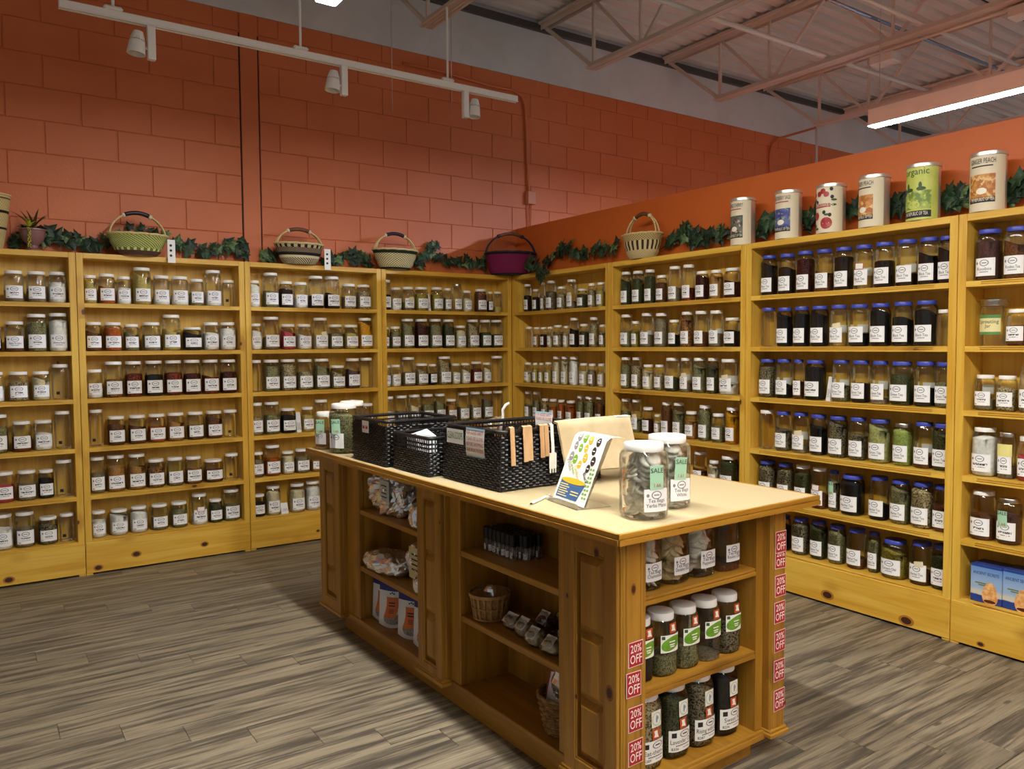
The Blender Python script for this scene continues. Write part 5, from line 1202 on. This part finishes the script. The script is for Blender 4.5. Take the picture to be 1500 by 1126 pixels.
# black wicker bins
M_WICK = plain_noise('black_wicker', (10, 10, 12), (30, 30, 33), 90, .42, .1, lo=.3, hi=.8)
M_WIN = mat('bin_inside', (12, 12, 13), .7)
def wicker_bin(u0, u1, v0, v1, h, label, flare=.0, lattice=0, slot=True):
    """woven bin: uprights + horizontal strands that weave in and out, open handle slots in the two short sides"""
    cu, cv = (u0+u1)/2, (v0+v1)/2; w_ = W(cu, cv, TZ)
    t = thing('wicker_bin', label, 'bin', w_, IA, 'black wicker bins on the island')
    hu, hv = (u1-u0)/2, (v1-v0)/2
    def per(s, off, z):  # walk round a rounded rectangle: s in 0..1
        k = 1-flare*(z/h); a, b = hu*k+off, hv*k+off
        P4 = 4*(a+b); q = (s % 1)*P4
        if q < 2*a: return (-a+q, -b, z)
        q -= 2*a
        if q < 2*b: return (a, -b+q, z)
        q -= 2*b
        if q < 2*a: return (a-q, b, z)
        q -= 2*a; return (-a, b-q, z)
    pitch = .0095; rows = int((h-.02)/pitch); NU = int(4*(hu+hv)/.017)//2*2; seg = NU*2
    m = MB()
    zs0, zs1 = h-.075, h-.03
    for r in range(rows):
        z = .008+r*pitch
        open_row = lattice and z > h-.022-lattice*.02 and z < h-.02
        if open_row and r % 2: continue
        hole = slot and zs0 < z < zs1
        pts = []
        for i in range(seg):
            s = i/seg; off = -.004+.0032*math.cos(math.pi*(i/2+r))*(1 if i % 2 == 0 else 0)
            p_ = per(s, off, z)
            pts.append(p_)
        # split where a handle slot interrupts the short (v = const) sides
        keep = [not (hole and abs(p_[0]) < .05 and abs(abs(p_[1])-hv*(1-flare*z/h)) < .02) for p_ in pts]
        if all(keep): m.tube(pts, .0046 if not open_row else .003, 5, True)
        else:
            st = next(i for i in range(seg) if not keep[i]); run_ = []
            for i in range(st, st+seg+1):
                if keep[i % seg]: run_.append(pts[i % seg])
                else:
                    if len(run_) > 1: m.tube(run_, .0046, 5)
                    run_ = []
            if len(run_) > 1: m.tube(run_, .0046, 5)
    o = m.obj('woven_strands', M_WICK, t); o['kind'] = 'stuff'
    m = MB()
    for i in range(NU):
        a = per(i/NU, -.004, .004); b = per(i/NU, -.004, h-.006)
        if slot and abs(b[0]) < .05 and abs(abs(b[1])-hv*(1-flare)) < .02: b = per(i/NU, -.004, zs0)
        m.bar(a, b, .004)
    o = m.obj('uprights', M_WICK, t); o['kind'] = 'stuff'
    MB().tube([per(i/48, -.004, h-.006) for i in range(48)], .0085, 8, True).obj('rim', M_WICK, t, smooth=True)
    MB().box(-hu+.006, hu-.006, -hv+.006, hv-.006, .001, .007).obj('bin_floor', M_WIN, t)
    if not lattice:
        k = MB(); a, b = hu-.011, hv-.011
        for (x0, x1, y0, y1) in ((-a, -a+.002, -b, b), (a-.002, a, -b, b), (-a, a, -b, -b+.002), (-a, a, b-.002, b)):
            k.box(x0, x1, y0, y1, .007, h-.08)
        k.obj('liner', M_WIN, t)
    return t, w_
def local(t, u, v, z): # island coords -> bin local coords
    return Vector((u, v, z))
b1, _ = wicker_bin(.03, .42, 1.605, 1.985, .218, 'tall black wicker bin with red lettered tag')
b2, _ = wicker_bin(.05, .40, 1.24, 1.575, .172, 'lower black open-weave wicker bin holding white papers', lattice=2)
b3, _ = wicker_bin(.095, .62, .765, 1.205, .235, 'largest black wicker bin hung with signs and wooden tongs', flare=.05)
# signs on the bins
def sign(name, label, u, v, z, w_, h_, lines, face='u', tilt=0.0, band=None, lean=.0):
    """small card hanging on a bin; face u: faces -u, face v: faces -v"""
    P = W(u, v, z); t = thing(name, label, 'sign', P, IA+(-math.pi/2 if face == 'u' else 0))
    f = lambda off: (lambda a, b: (a, -off-lean*(b/h_), b+a*tilt))
    MB().grid(lambda a, b: (f(0)((a-.5)*w_, (b-1)*h_)[0], -.0006-lean*(b-1)*-1*0-.004*math.sin(b*math.pi)*(1 if h_ > .06 else 0), (b-1)*h_+(a-.5)*w_*tilt), 4, 6).obj('card', M_PAPER, t, smooth=True)
    g = lambda a, b: (a, -.0014-.004*math.sin((b/h_+1)*math.pi)*(1 if h_ > .06 else 0), b+a*tilt)
    if band:
        for (b0, b1_) in ((-.06, 0), (-1.0, -.96)): MB().grid(lambda a, b: g((a-.5)*w_, (b0+(b1_-b0)*b)*h_), 4, 1).obj('blue_edge', band, t)
    for (s, zz, size, m_) in lines:
        q = MB(); put_text(q, s, g, 0, zz*h_, size, maxw=w_*.9, bold=.004); q.obj('lettering', m_, t)
    return t
M_SKY = mat('pale_blue_edge', (150, 196, 224), .6)
sign('bin_sign', 'small white card with red handwriting on the tall bin', .018, 1.80, TZ+.206, .075, .058, [], 'u', -.0)
t = [o for o in bpy.data.objects if o.name.startswith('bin_sign')][0]; q = MB()
for (x0, x1) in ((-.03, -.004), (.004, .03)):
    for k in range(5): q.box(x0+(x1-x0)*k/5, x0+(x1-x0)*(k+.7)/5, -.0022, -.0016, -.040+.002*(k % 2), -.022-.003*(k % 3))
q.obj('red_marks', M_PINK, t)['kind'] = 'stuff'
sign('bin_sign', 'white card reading CLEAN SCOOPS on the largest bin', .082, 1.07, TZ+.222, .13, .06, [('CLEAN SCOOPS', -.68, .042, M_GREENINK)], 'u')
MSG = [('FOR ADDED SAFETY', -.22, .02, M_PINK), ('PLEASE USE GLOVES', -.42, .02, M_RED), ('BEFORE SHOPPING', -.62, .02, M_RED), ('THE BULK FOODS', -.82, .02, M_RED)]
sign('safety_sign', 'white safety notice with red lettering on the outside of the largest bin', .076, .905, TZ+.238, .135, .115, MSG, 'u', band=M_SKY)
sign('safety_sign', 'white safety notice with red lettering inside the back of the largest bin', .585, 1.115, TZ+.262, .125, .09, MSG[:2], 'u', band=M_SKY)
# white papers in the open-weave bin
M_ENV = mat('white_sheet', (226, 232, 240), .7)
for k, (uu, vv, a, tl) in enumerate(((.135, 1.455, .1, .35), (.265, 1.335, -.12, .12))):
    P = W(uu, vv, TZ+.009); t = link('paper_stack', None, None, ('white folded papers standing in the open-weave bin', 'white envelope leaning in the open-weave bin')[k], 'paper', None, None, P, IA+a)
    MB().add([(-.055, -.05, 0), (.055, -.05, 0), (.055, .04, 0), (-.055, .04, 0), (-.055, -.04, .165-k*.01), (.055, -.04, .145+k*.02), (.055, .035, .172-k*.01), (-.055, .035, .15)], [(0, 3, 2, 1), (4, 5, 6, 7), (0, 1, 5, 4), (1, 2, 6, 5), (2, 3, 7, 6), (3, 0, 4, 7)]).obj('sheets', M_ENV, t)
# wooden tongs draped over the near rim of the largest bin, plus white fork
M_TONG = plain_noise('pale_wood', (196, 156, 112), (212, 176, 132), 30, .6, .05, stretch=(1, 1, .2))
def strip(t, m_, x, wd, L, name, y0=-.004):
    prof = [(.03, -.03), (.012, .012), (.0, .016), (-.012, .012), (-.014, -.02), (-.017, -.5*L), (-.020, -L)]
    def fn(a, b):
        s = b*(len(prof)-1); k = min(int(s), len(prof)-2); y = prof[k][0]+(prof[k+1][0]-prof[k][0])*(s-k); z = prof[k][1]+(prof[k+1][1]-prof[k][1])*(s-k)
        return (x+(a-.5)*wd, y+y0, z)
    MB().grid(fn, 1, 18).grid(lambda a, b: tuple(Vector(fn(1-a, b))+Vector((0, -.003, 0))), 1, 18).obj(name, m_, t)
NR = .776     # near rim of the largest bin in island v
for k, (uu, wd, L, n_) in enumerate(((.150, .02, .135, 1), (.212, .021, .125, 2), (.294, .02, .115, 2))):
    P = W(uu, NR+.0, TZ+.235); t = thing('wooden_tongs', ('single pale wooden tong strip over the bin rim', 'pair of pale wooden tongs hanging straight over the bin rim', 'pale wooden tongs crossing beside the white fork')[k], 'tongs', P, IA, 'wooden tongs on the largest bin')
    for j in range(n_): strip(t, M_TONG, j*.023, wd, L*(1 if j == 0 else .97), 'tong_arm')
P = W(.345, NR, TZ+.235); t = thing('plastic_fork', 'white plastic fork tongs hanging over the bin rim beside the kraft bags', 'tongs', P, IA)
strip(t, M_WHITE, 0, .014, .105, 'arm'); q = MB().cbox(-.018, .018, -.026, -.022, -.165, -.10, .003)
for j in range(3): q.cbox(-.016+.013*j, -.008+.013*j, -.026, -.022, -.182, -.16, .002)
q.obj('fork_head', M_WHITE, t)
# kraft paper bags draped over the near rim
M_KRAFT = plain_noise('kraft_paper', (188, 170, 134), (202, 186, 152), 8, .8, .05)
P = W(.375, NR, TZ+.235); t = thing('kraft_bags', 'flat stack of kraft paper bags draped over the near rim of the bin', 'paper bags', P, IA)
def kb(o_):
    def fn(a, b):
        x = a*.40; s = b*4
        pr = [(.10, .006), (.015, .018), (-.012, .012), (-.045, -.10), (-.075-.02*a, -.20+.05*(1-a)*.2)]
        k = min(int(s), 3); y = pr[k][0]+(pr[k+1][0]-pr[k][0])*(s-k); z = pr[k][1]+(pr[k+1][1]-pr[k][1])*(s-k)
        return (x+.0, y-o_, z+o_*.8+.012*math.sin(a*3.1)*b)
    return fn
MB().grid(kb(.0), 10, 16).grid(lambda a, b: kb(.007)(1-a, b), 10, 16).obj('bag_stack', M_KRAFT, t, smooth=True)
MB().grid(lambda a, b: tuple(Vector(kb(.010)(.80+.22*a, .0+b*.45))), 4, 6).obj('white_flap', M_PAPER, t, smooth=True)
# clear bag with white scoop behind the bins
M_FILM2 = glass_mat('bag_film', (248, 249, 250), .25)
def crumple(t, name, m_, c, sx, sy, sz, seed, amp=.25, fr=9.0, pw=.75, nu=36, nv=20, flat=True):
    o_ = Vector((seed*3.1, seed*1.7, seed*.9)); sg = lambda a: math.copysign(abs(a)**pw, a)
    def fn(u, v):
        th = 2*math.pi*u; ph = math.pi*(v-.5)
        p_ = Vector((sg(math.cos(ph))*sg(math.cos(th))*sx, sg(math.cos(ph))*sg(math.sin(th))*sy, sg(math.sin(ph))*sz))
        dr = Vector((p_.x/sx**2, p_.y/sy**2, p_.z/sz**2)).normalized() if p_.length > 1e-6 else Vector((0, 0, 1))
        k = abs(noise.noise(p_*fr+o_))*1.3-.35+.55*noise.noise(p_*fr*2.7+o_)
        p_ = p_+dr*(k*amp*min(sx, sy, sz))
        z = c[2]+p_.z
        if flat: z = max(z, c[2]-sz*.93)
        return (c[0]+p_.x, c[1]+p_.y, z)
    return MB().grid(fn, nu, nv).obj(name, m_, t, smooth=False)
P = W(.53, 1.40, TZ); t = thing('scoop_bag', 'crumpled clear plastic bag with a curved white scoop handle', 'bag', P, IA)
crumple(t, 'plastic_film', M_FILM2, (0, 0, .105), .09, .11, .112, 5, .22, 14)
MB().tube([(-.02, -.03, .12), (-.02, -.05, .20), (-.015, -.055, .235), (-.02, -.06, .262), (-.005, -.065, .285), (.012, -.07, .292)], .0065, 8).obj('scoop_handle', M_WHITE, t, smooth=True)
# how tea is made: flyer in a clear stand
P = W(.165, .44, TZ); FA = math.radians(-99)
t = thing('tea_flyer', 'curling white leaflet titled How Tea is Made in a clear stand', 'leaflet', P, IA+FA)
FW, FH = .215, .295
def fly(off):
    def fn(a, b):  # a across (-.5..), b 0..1 up
        bb = b/FH
        y = .115*bb**1.0-off; z = FH*(.93*bb)
        if bb > .80: q = (bb-.80)/.2; y += .05*q*q*1.2; z -= .045*q*q
        return (a, y-.02*(0), z+.006)
    return fn
MB().grid(lambda a, b: fly(0)((a-.5)*FW, b*FH), 4, 16).obj('sheet', M_PAPER, t, smooth=True)
g = fly(.0012); g2 = fly(.002)
q = MB(); put_text(q, 'How Tea is Made', g, 0, FH*.905, .03, maxw=FW*.86); q.obj('title', mat('title_blue', (70, 98, 128), .6), t)
COLS = [((150, 150, 150), 'White', [(-.30, .82), (-.33, .70), (-.36, .56)]), ((124, 180, 50), 'Green', [(-.12, .81), (-.17, .68), (-.22, .53)]), ((226, 186, 40), 'Oolong', [(.06, .80), (.0, .685), (.06, .57), (-.04, .475)]), ((50, 40, 40), 'Black', [(.30, .79), (.25, .67), (.32, .55), (.24, .45)])]
for (c, nm, sp) in COLS:
    m_ = mat('tea_'+nm.lower(), c, .6); q = MB()
    for j, (x, y) in enumerate(sp): q.disc(g, x*FW, y*FH, .0125+.002*((j+1) % 2), .0155+.002*((j+1) % 2), 16)
    q.obj('tea_dots', m_, t)['kind'] = 'stuff'
    q = MB()
    for (x, y) in sp: q.grid(lambda a, b: g2(x*FW-.007+a*.014, y*FH-.002+b*.004), 1, 1)
    q.obj('dot_print', M_WTXT, t)['kind'] = 'stuff'
    x, y = sp[-1]; q = MB(); put_text(q, nm, g, (x-.01)*FW, (y-.13)*FH, .024, rot=-.75); q.obj('tea_name', m_, t)
m_ = mat('cup_blue', (62, 100, 156), .6); q = MB(); q.add([g(x*FW, y*FH) for x, y in ((-.44, .04), (.22, .04), (.33, .245), (-.42, .275))], [(0, 1, 2, 3)]); q.obj('cup_print', m_, t)
q = MB(); q.disc(g2, -.045*FW, .262*FH, FW*.37, .011, 20); q.obj('tea_surface_print', mat('tea_oolong', (226, 186, 40), .6), t)
q = MB()
for j in range(6): q.grid(lambda a, b: g2((-.40+.30*a*(1 if j % 2 else .8))*FW, (.20-.028*j+.012*b)*FH), 2, 1)
for j in range(2): q.grid(lambda a, b: g2((-.02+.24*a)*FW, (.13-.035*j+.014*b)*FH), 2, 1)
q.obj('cup_lines', mat('print_paleyellow', (232, 222, 150), .6), t)['kind'] = 'stuff'
q = MB()
for j in range(8):
    for s_ in (-1, 1): q.disc(g, .40*FW+s_*.008-.004*(j % 2), (.10+.05*j)*FH, .007, .0045, 8)
q.obj('leaf_print', mat('print_leafgreen', (120, 170, 80), .6), t)['kind'] = 'stuff'
M_ACR = glass_mat('clear_acrylic', (250, 250, 248), .35)
MB().box(-.11, .11, -.03, -.027, 0, .02).box(-.11, .11, -.03, .11, 0, .003).add([(-.108, .004, .006), (.108, .004, .006), (.108, .115, .24), (-.108, .115, .24), (-.108, .007, .006), (.108, .007, .006), (.108, .118, .24), (-.108, .118, .24)], [(0, 1, 2, 3), (7, 6, 5, 4), (0, 4, 5, 1), (2, 6, 7, 3)]).obj('acrylic_stand', M_ACR, t)
# pen
a, b = W(.055, .51, TZ+.005), W(.235, .61, TZ+.005)
t = thing('pen', 'slim white pen lying beside the tea leaflet', 'pen', a, 0)
MB().tube([(0, 0, 0), (b-a)*.85], .0045, 8).obj('barrel', M_WHITE, t, smooth=True)
MB().tube([(b-a)*-.06, Vector((0, 0, 0))], [.001, .004], 8).obj('tip', M_BLACK, t)

# ---- left-side shelves of the island
M_FOIL = mat('silver_foil', (240, 243, 248), .17, .88); M_TAG = plain_noise('printed_tag', (206, 212, 206), (186, 194, 188), 120, .6, 0)
TGF = 1.03
def foil(u, v, z, su, sv, sz, seed, label, rz=0, tag=None, amp=.34, tagm=None):
    P = W(u, v, z+.0006); t = thing('foil_bag', label, 'bag', P, IA+rz, 'silver foil bags on the island shelves')
    crumple(t, 'foil_skin', M_FOIL, (0, 0, sz*.93), su, sv, sz, seed, amp, 15, .7, 64, 36)
    if tag:
        (tx, tz_, tw, th_) = tag
        MB().box(-su*TGF-.003, -su*TGF, tx-tw/2, tx+tw/2, tz_, tz_+th_).obj('paper_tag', tagm or M_TAG, t)
        q = MB(); fn = lambda a, b: (-su*TGF-.004, tx-a, tz_+b)
        for k in range(4): q.add([fn(-tw*.3, th_*(.75-.16*k)), fn(tw*.3, th_*(.75-.16*k)), fn(tw*.3, th_*(.80-.16*k)), fn(-tw*.3, th_*(.80-.16*k))], [(0, 1, 2, 3)])
        q.obj('tag_print', M_INK, t)['kind'] = 'stuff'
foil(.20, 1.865, .684, .085, .185, .112, 1, 'large crumpled foil bag with a pale tag on the upper island shelf', tag=(-.07, .07, .10, .115))
foil(.25, 1.545, .684, .055, .085, .10, 2, 'medium crumpled foil bag beside the large tagged one', tag=(-.06, .07, .06, .10))
foil(.14, 1.502, .684, .042, .05, .06, 3, 'small peaked foil bag at the edge of the upper island shelf')
foil(.17, 1.87, .385, .085, .17, .055, 4, 'flattened foil bag poking out of the middle island shelf', .12)
foil(.215, 1.585, .385, .06, .12, .105, 6, 'foil bag with a cream label leaning on the middle island shelf', tag=(-.03, .04, .13, .15), tagm=plain_noise('cream_tag', (206, 198, 146), (216, 208, 160), 60, .6, 0))
foil(.128, 1.478, .385, .028, .035, .04, 8, 'tiny foil packet at the end of the middle island shelf')
foil(.305, 1.78, .385, .025, .05, .06, 9, 'small foil packet behind the flattened foil bag')
# stand-up pouches
M_PWHITE = mat('pouch_white', (224, 226, 230), .35); M_PBLUE = mat('pouch_blue', (30, 36, 118), .35); M_PORANGE = plain_noise('pouch_orange', (204, 96, 28), (214, 110, 36), 12, .4, 0); M_PGREY = plain_noise('pouch_window', (112, 106, 98), (168, 160, 150), 120, .4, 0)
def pouch(u, v, label, rz=0, seed=1, lean=.10):
    P = W(u, v, ZB+.0008); t = thing('food_pouch', label, 'pouch', P, IA+rz-math.pi/2, 'orange and white pouches on the island')
    w_, h_ = .150, .222
    def sf(side, off):
        def fn(a, b):  # a -.5.. .5 across, b 0..1 up; bulging front
            bul = .030*math.cos(a*math.pi)*(max(0, 1-b)**.6)*math.sin(min(1, b*5+.35)*math.pi/2)
            return (a*w_*(1-.06*b), side*(bul+.001+off)+lean*h_*b, b*h_-(0.012*math.cos(a*math.pi) if b < .02 else 0)+.012)
        return fn
    f, bk = sf(-1, 0), sf(1, 0)
    MB().grid(lambda a, b: f(a-.5, b*.79), 12, 14).grid(lambda a, b: bk(.5-a, b*.79), 12, 14).obj('pouch_body', M_PWHITE, t, smooth=True)
    MB().grid(lambda a, b: f(a-.5, 0.79+b*.21), 12, 4).grid(lambda a, b: bk(.5-a, 0.79+b*.21), 12, 4).obj('blue_header', M_PBLUE, t, smooth=True)
    f1, f2_, f3_ = sf(-1, .0016), sf(-1, .0026), sf(-1, .0036)
    q = MB(); q.grid(lambda a, b: f1(.12+.34*b*math.cos(2*math.pi*a), .17+.13*b*math.sin(2*math.pi*a)), 24, 5); q.obj('bowl_picture', M_PGREY, t, smooth=True)
    q = MB(); q.grid(lambda a, b: f2_(-.12+.44*a+.10*(b-.5)-.06*(b-.5)**2*4, .20+b*.46), 6, 8); q.obj('orange_panel', M_PORANGE, t, smooth=True)
    q = MB()
    for (zz, sz_, s) in ((.52, .14, 'Ready'), (.46, .14, 'to eat')): 
        q.grid(lambda a, b: f3_(-.02+.24*a, zz+b*.028), 4, 1)
    for k in range(3): q.grid(lambda a, b: f3_(-.0+.18*a, .38-k*.035+b*.012), 3, 1)
    for k in range(3): q.disc(f3_, .02+.07*k, .74+.02*(k % 2), .03, .018, 8)
    q.obj('pouch_print', M_INK, t)['kind'] = 'stuff'
for i, (uu, vv, rz, lb) in enumerate(((.185, 1.985, .35, 'white pouch against the far divider of the bottom island shelf'), (.175, 1.865, .55, 'white and orange pouch standing in front of the far pouch'), (.265, 1.72, .5, 'white and orange pouch mostly hidden between two others'), (.18, 1.67, .5, 'white and orange pouch in the middle of the bottom island shelf'), (.175, 1.515, .35, 'white and orange pouch next to the middle pilaster'))): pouch(uu, vv, lb, rz, i, .04)
# vials with black caps
vg = MB().lathe([(.010, 0), (.0125, .002), (.0125, .044), (.010, .048), (.010, .054)], 14).mesh('vial_glass', 'auto', [M_GLASS]); vc = MB().lathe([(.0135, .046), (.0145, .047), (.0145, .086), (.013, .088), (.006, .088)], 14).mesh('cap', 'auto', [M_BLACK])
vlb = MB().grid(lambda a, b: (.0132*math.cos(-math.pi/2+(a-.5)*2), .0132*math.sin(-math.pi/2+(a-.5)*2), .006+b*.022), 6, 1).mesh('vial_label', True, [plain_noise('vial_label', (30, 30, 34), (238, 238, 236), 240, .6, 0, lo=.38, hi=.46)])
k = 0
for r_ in range(4):
    for j in range(8):
        uu = .19+r_*.0315; vv = 1.0-.031*j-.0155*(r_ % 2)
        if r_ == 0 and j > 6: continue
        P = W(uu, vv, .6785)
        t = thing('spice_vial', 'small clear vial with black cap in the cluster on the upper island shelf', 'vial', P, IA-math.pi/2+.9*((k*37 % 10)/10-.5), 'black-capped vials on the island shelf')
        t.scale = (1.0, 1.0, 1.15)
        link('vial_glass', vg, t); link('cap', vc, t); link('vial_label', vlb, t); k += 1
# round splint basket, bags and dish on the middle shelf
M_SPL = plain_noise('splint_wood', (150, 112, 62), (182, 142, 86), 60, .7, .2)
P = W(.18, .97, .4025); t = thing('splint_basket', 'round splint basket holding a foil packet on the island shelf', 'basket', P, IA)
MB().lathe([(.058, .002), (.06, .01), (.078, .105), (.074, .105), (.056, .012)], 32).obj('inner_wall', M_SPL, t, smooth=True)
for i in range(18):
    a = 2*math.pi*i/18; MB().bar((.064*math.cos(a), .064*math.sin(a), .006), (.081*math.cos(a), .081*math.sin(a), .104), .011, .004).obj('splint', M_SPL, t)
for zz, r_, h_ in ((.004, .0655, .008), (.052, .0745, .004), (.098, .0835, .014)): MB().lathe([(r_-.001, zz), (r_+.003, zz), (r_+.003+.001, zz+h_), (r_-.001, zz+h_)], 32, cap=False).obj('hoop', M_SPL, t, smooth='auto')
t2 = thing('foil_packet', 'small foil packet in the round splint basket', 'packet', W(.18, .965, .4025+.0122), IA+.4); crumple(t2, 'foil_skin', M_FOIL, (.0, .0, .0625), .022, .03, .067, 14, .3, 18, nu=20, nv=12)
M_BULK = plain_noise('bagged_herb', (150, 136, 108), (190, 178, 150), 90, .6, .3); M_BULKD = plain_noise('bagged_dark', (60, 40, 24), (120, 90, 60), 90, .6, .3)
for i, (uu, vv, su, sv, sz, mm, lb) in enumerate(((.187, .81, .04, .055, .026, M_BULK, 'small bag of pale herb next to the splint basket'), (.172, .71, .042, .046, .032, M_BULK, 'small bag of grey herb with a white card in the bag pile'), (.265, .70, .04, .045, .036, M_BULKD, 'small bag of dark herb with a white card in the bag pile'), (.15, .615, .038, .045, .03, M_BULK, 'small bag of pale herb slumped at the shelf edge'), (.15, .515, .036, .045, .028, M_BULK, 'small bag of pale herb beneath the clear dish'))):
    P = W(uu, vv, .4028); t = thing('herb_bag', lb, 'bag', P, IA, 'small herb bags on the island shelf')
    crumple(t, 'herb_contents', mm, (0, 0, sz), su*.86, sv*.86, sz*.9, 20+i, .2, 16, nu=20, nv=12); crumple(t, 'film', M_FILM2, (0, 0, sz*1.1), su, sv, sz*1.15, 30+i, .25, 16, nu=20, nv=12)
    MB().add([(-su*.9, -sv*.6, sz*1.2), (-su*.9, sv*.6, sz*1.2), (su*.1, sv*.6, sz*2.35), (su*.1, -sv*.6, sz*2.35)], [(3, 2, 1, 0)]).obj('white_card', M_PAPER, t)
P = W(.262, .575, .4025); t = thing('clear_dish', 'round clear dish of dark red pieces with a price strip standing on edge', 'dish', P, IA)
def dish(r0, r1, x0, x1): return MB().add([], [])
m = MB().lathe([(.052, -.016), (.06, -.010), (.06, .012), (.054, .016)], 28)
m.v = [(-z, y, x+.062) for x, y, z in m.v]; m.obj('clear_shell', glass_mat('dish_plastic', (240, 240, 240), .4), t, smooth='auto')
m = MB().lathe([(.046, -.012), (.05, .0), (.046, .010)], 24); m.v = [(-z, y, x+.062) for x, y, z in m.v]; m.obj('red_pieces', cmat('R'), t, smooth='auto')
MB().box(-.0215, -.0195, -.045, .02, .02, .045).obj('price_strip', M_PAPER, t)
# wicker basket with bagged tea on the bottom shelf
P = W(.20, .515, ZB+.0008); t = thing('wicker_basket', 'brown wicker basket holding a foil tea bag on the bottom island shelf', 'basket', P, IA)
m = MB()
for r_ in range(13):
    z = .006+r_*.0105; R = .064+.028*(r_/12)**.8; pts = []
    for i in range(48): off = .0032*math.cos(math.pi*(i/2+r_))*(i % 2 == 0); pts.append(((R+off)*math.cos(2*math.pi*i/48), (R+off)*math.sin(2*math.pi*i/48)*.95, z))
    m.tube(pts, .0052, 5, True)
m.obj('woven_wall', plain_noise('brown_willow', (116, 82, 40), (160, 122, 66), 50, .6, .1), t)['kind'] = 'stuff'
MB().tube([(.094*math.cos(2*math.pi*i/40), .089*math.sin(2*math.pi*i/40), .143+.004*math.sin(i*1.7)) for i in range(40)], .0075, 7, True).obj('rim', MATS['brown_willow'], t, smooth=True)
MB().lathe([(.06, .001), (.06, .006)], 24).obj('basket_floor', MATS['brown_willow'], t)
t2 = thing('foil_bag', 'foil bag with a white and red printed label in the wicker basket', 'bag', W(.20, .515, ZB+.012), IA, 'silver foil bags on the island shelves')
crumple(t2, 'foil_skin', M_FOIL, (0, 0, .12), .035, .05, .125, 41, .3, 13)
MB().add([(-.044, -.045, .10), (-.052, .045, .075), (-.016, .05, .20), (-.008, -.03, .215)], [(0, 1, 2, 3)]).obj('printed_label', plain_noise('print_label', (110, 110, 112), (236, 236, 232), 160, .5, 0, lo=.3, hi=.42), t2)
MB().bar((-.053, .048, .073), (-.017, .053, .202), .004).bar((-.017, .052, .202), (-.008, -.032, .217), .004).obj('red_border', M_PINK, t2)
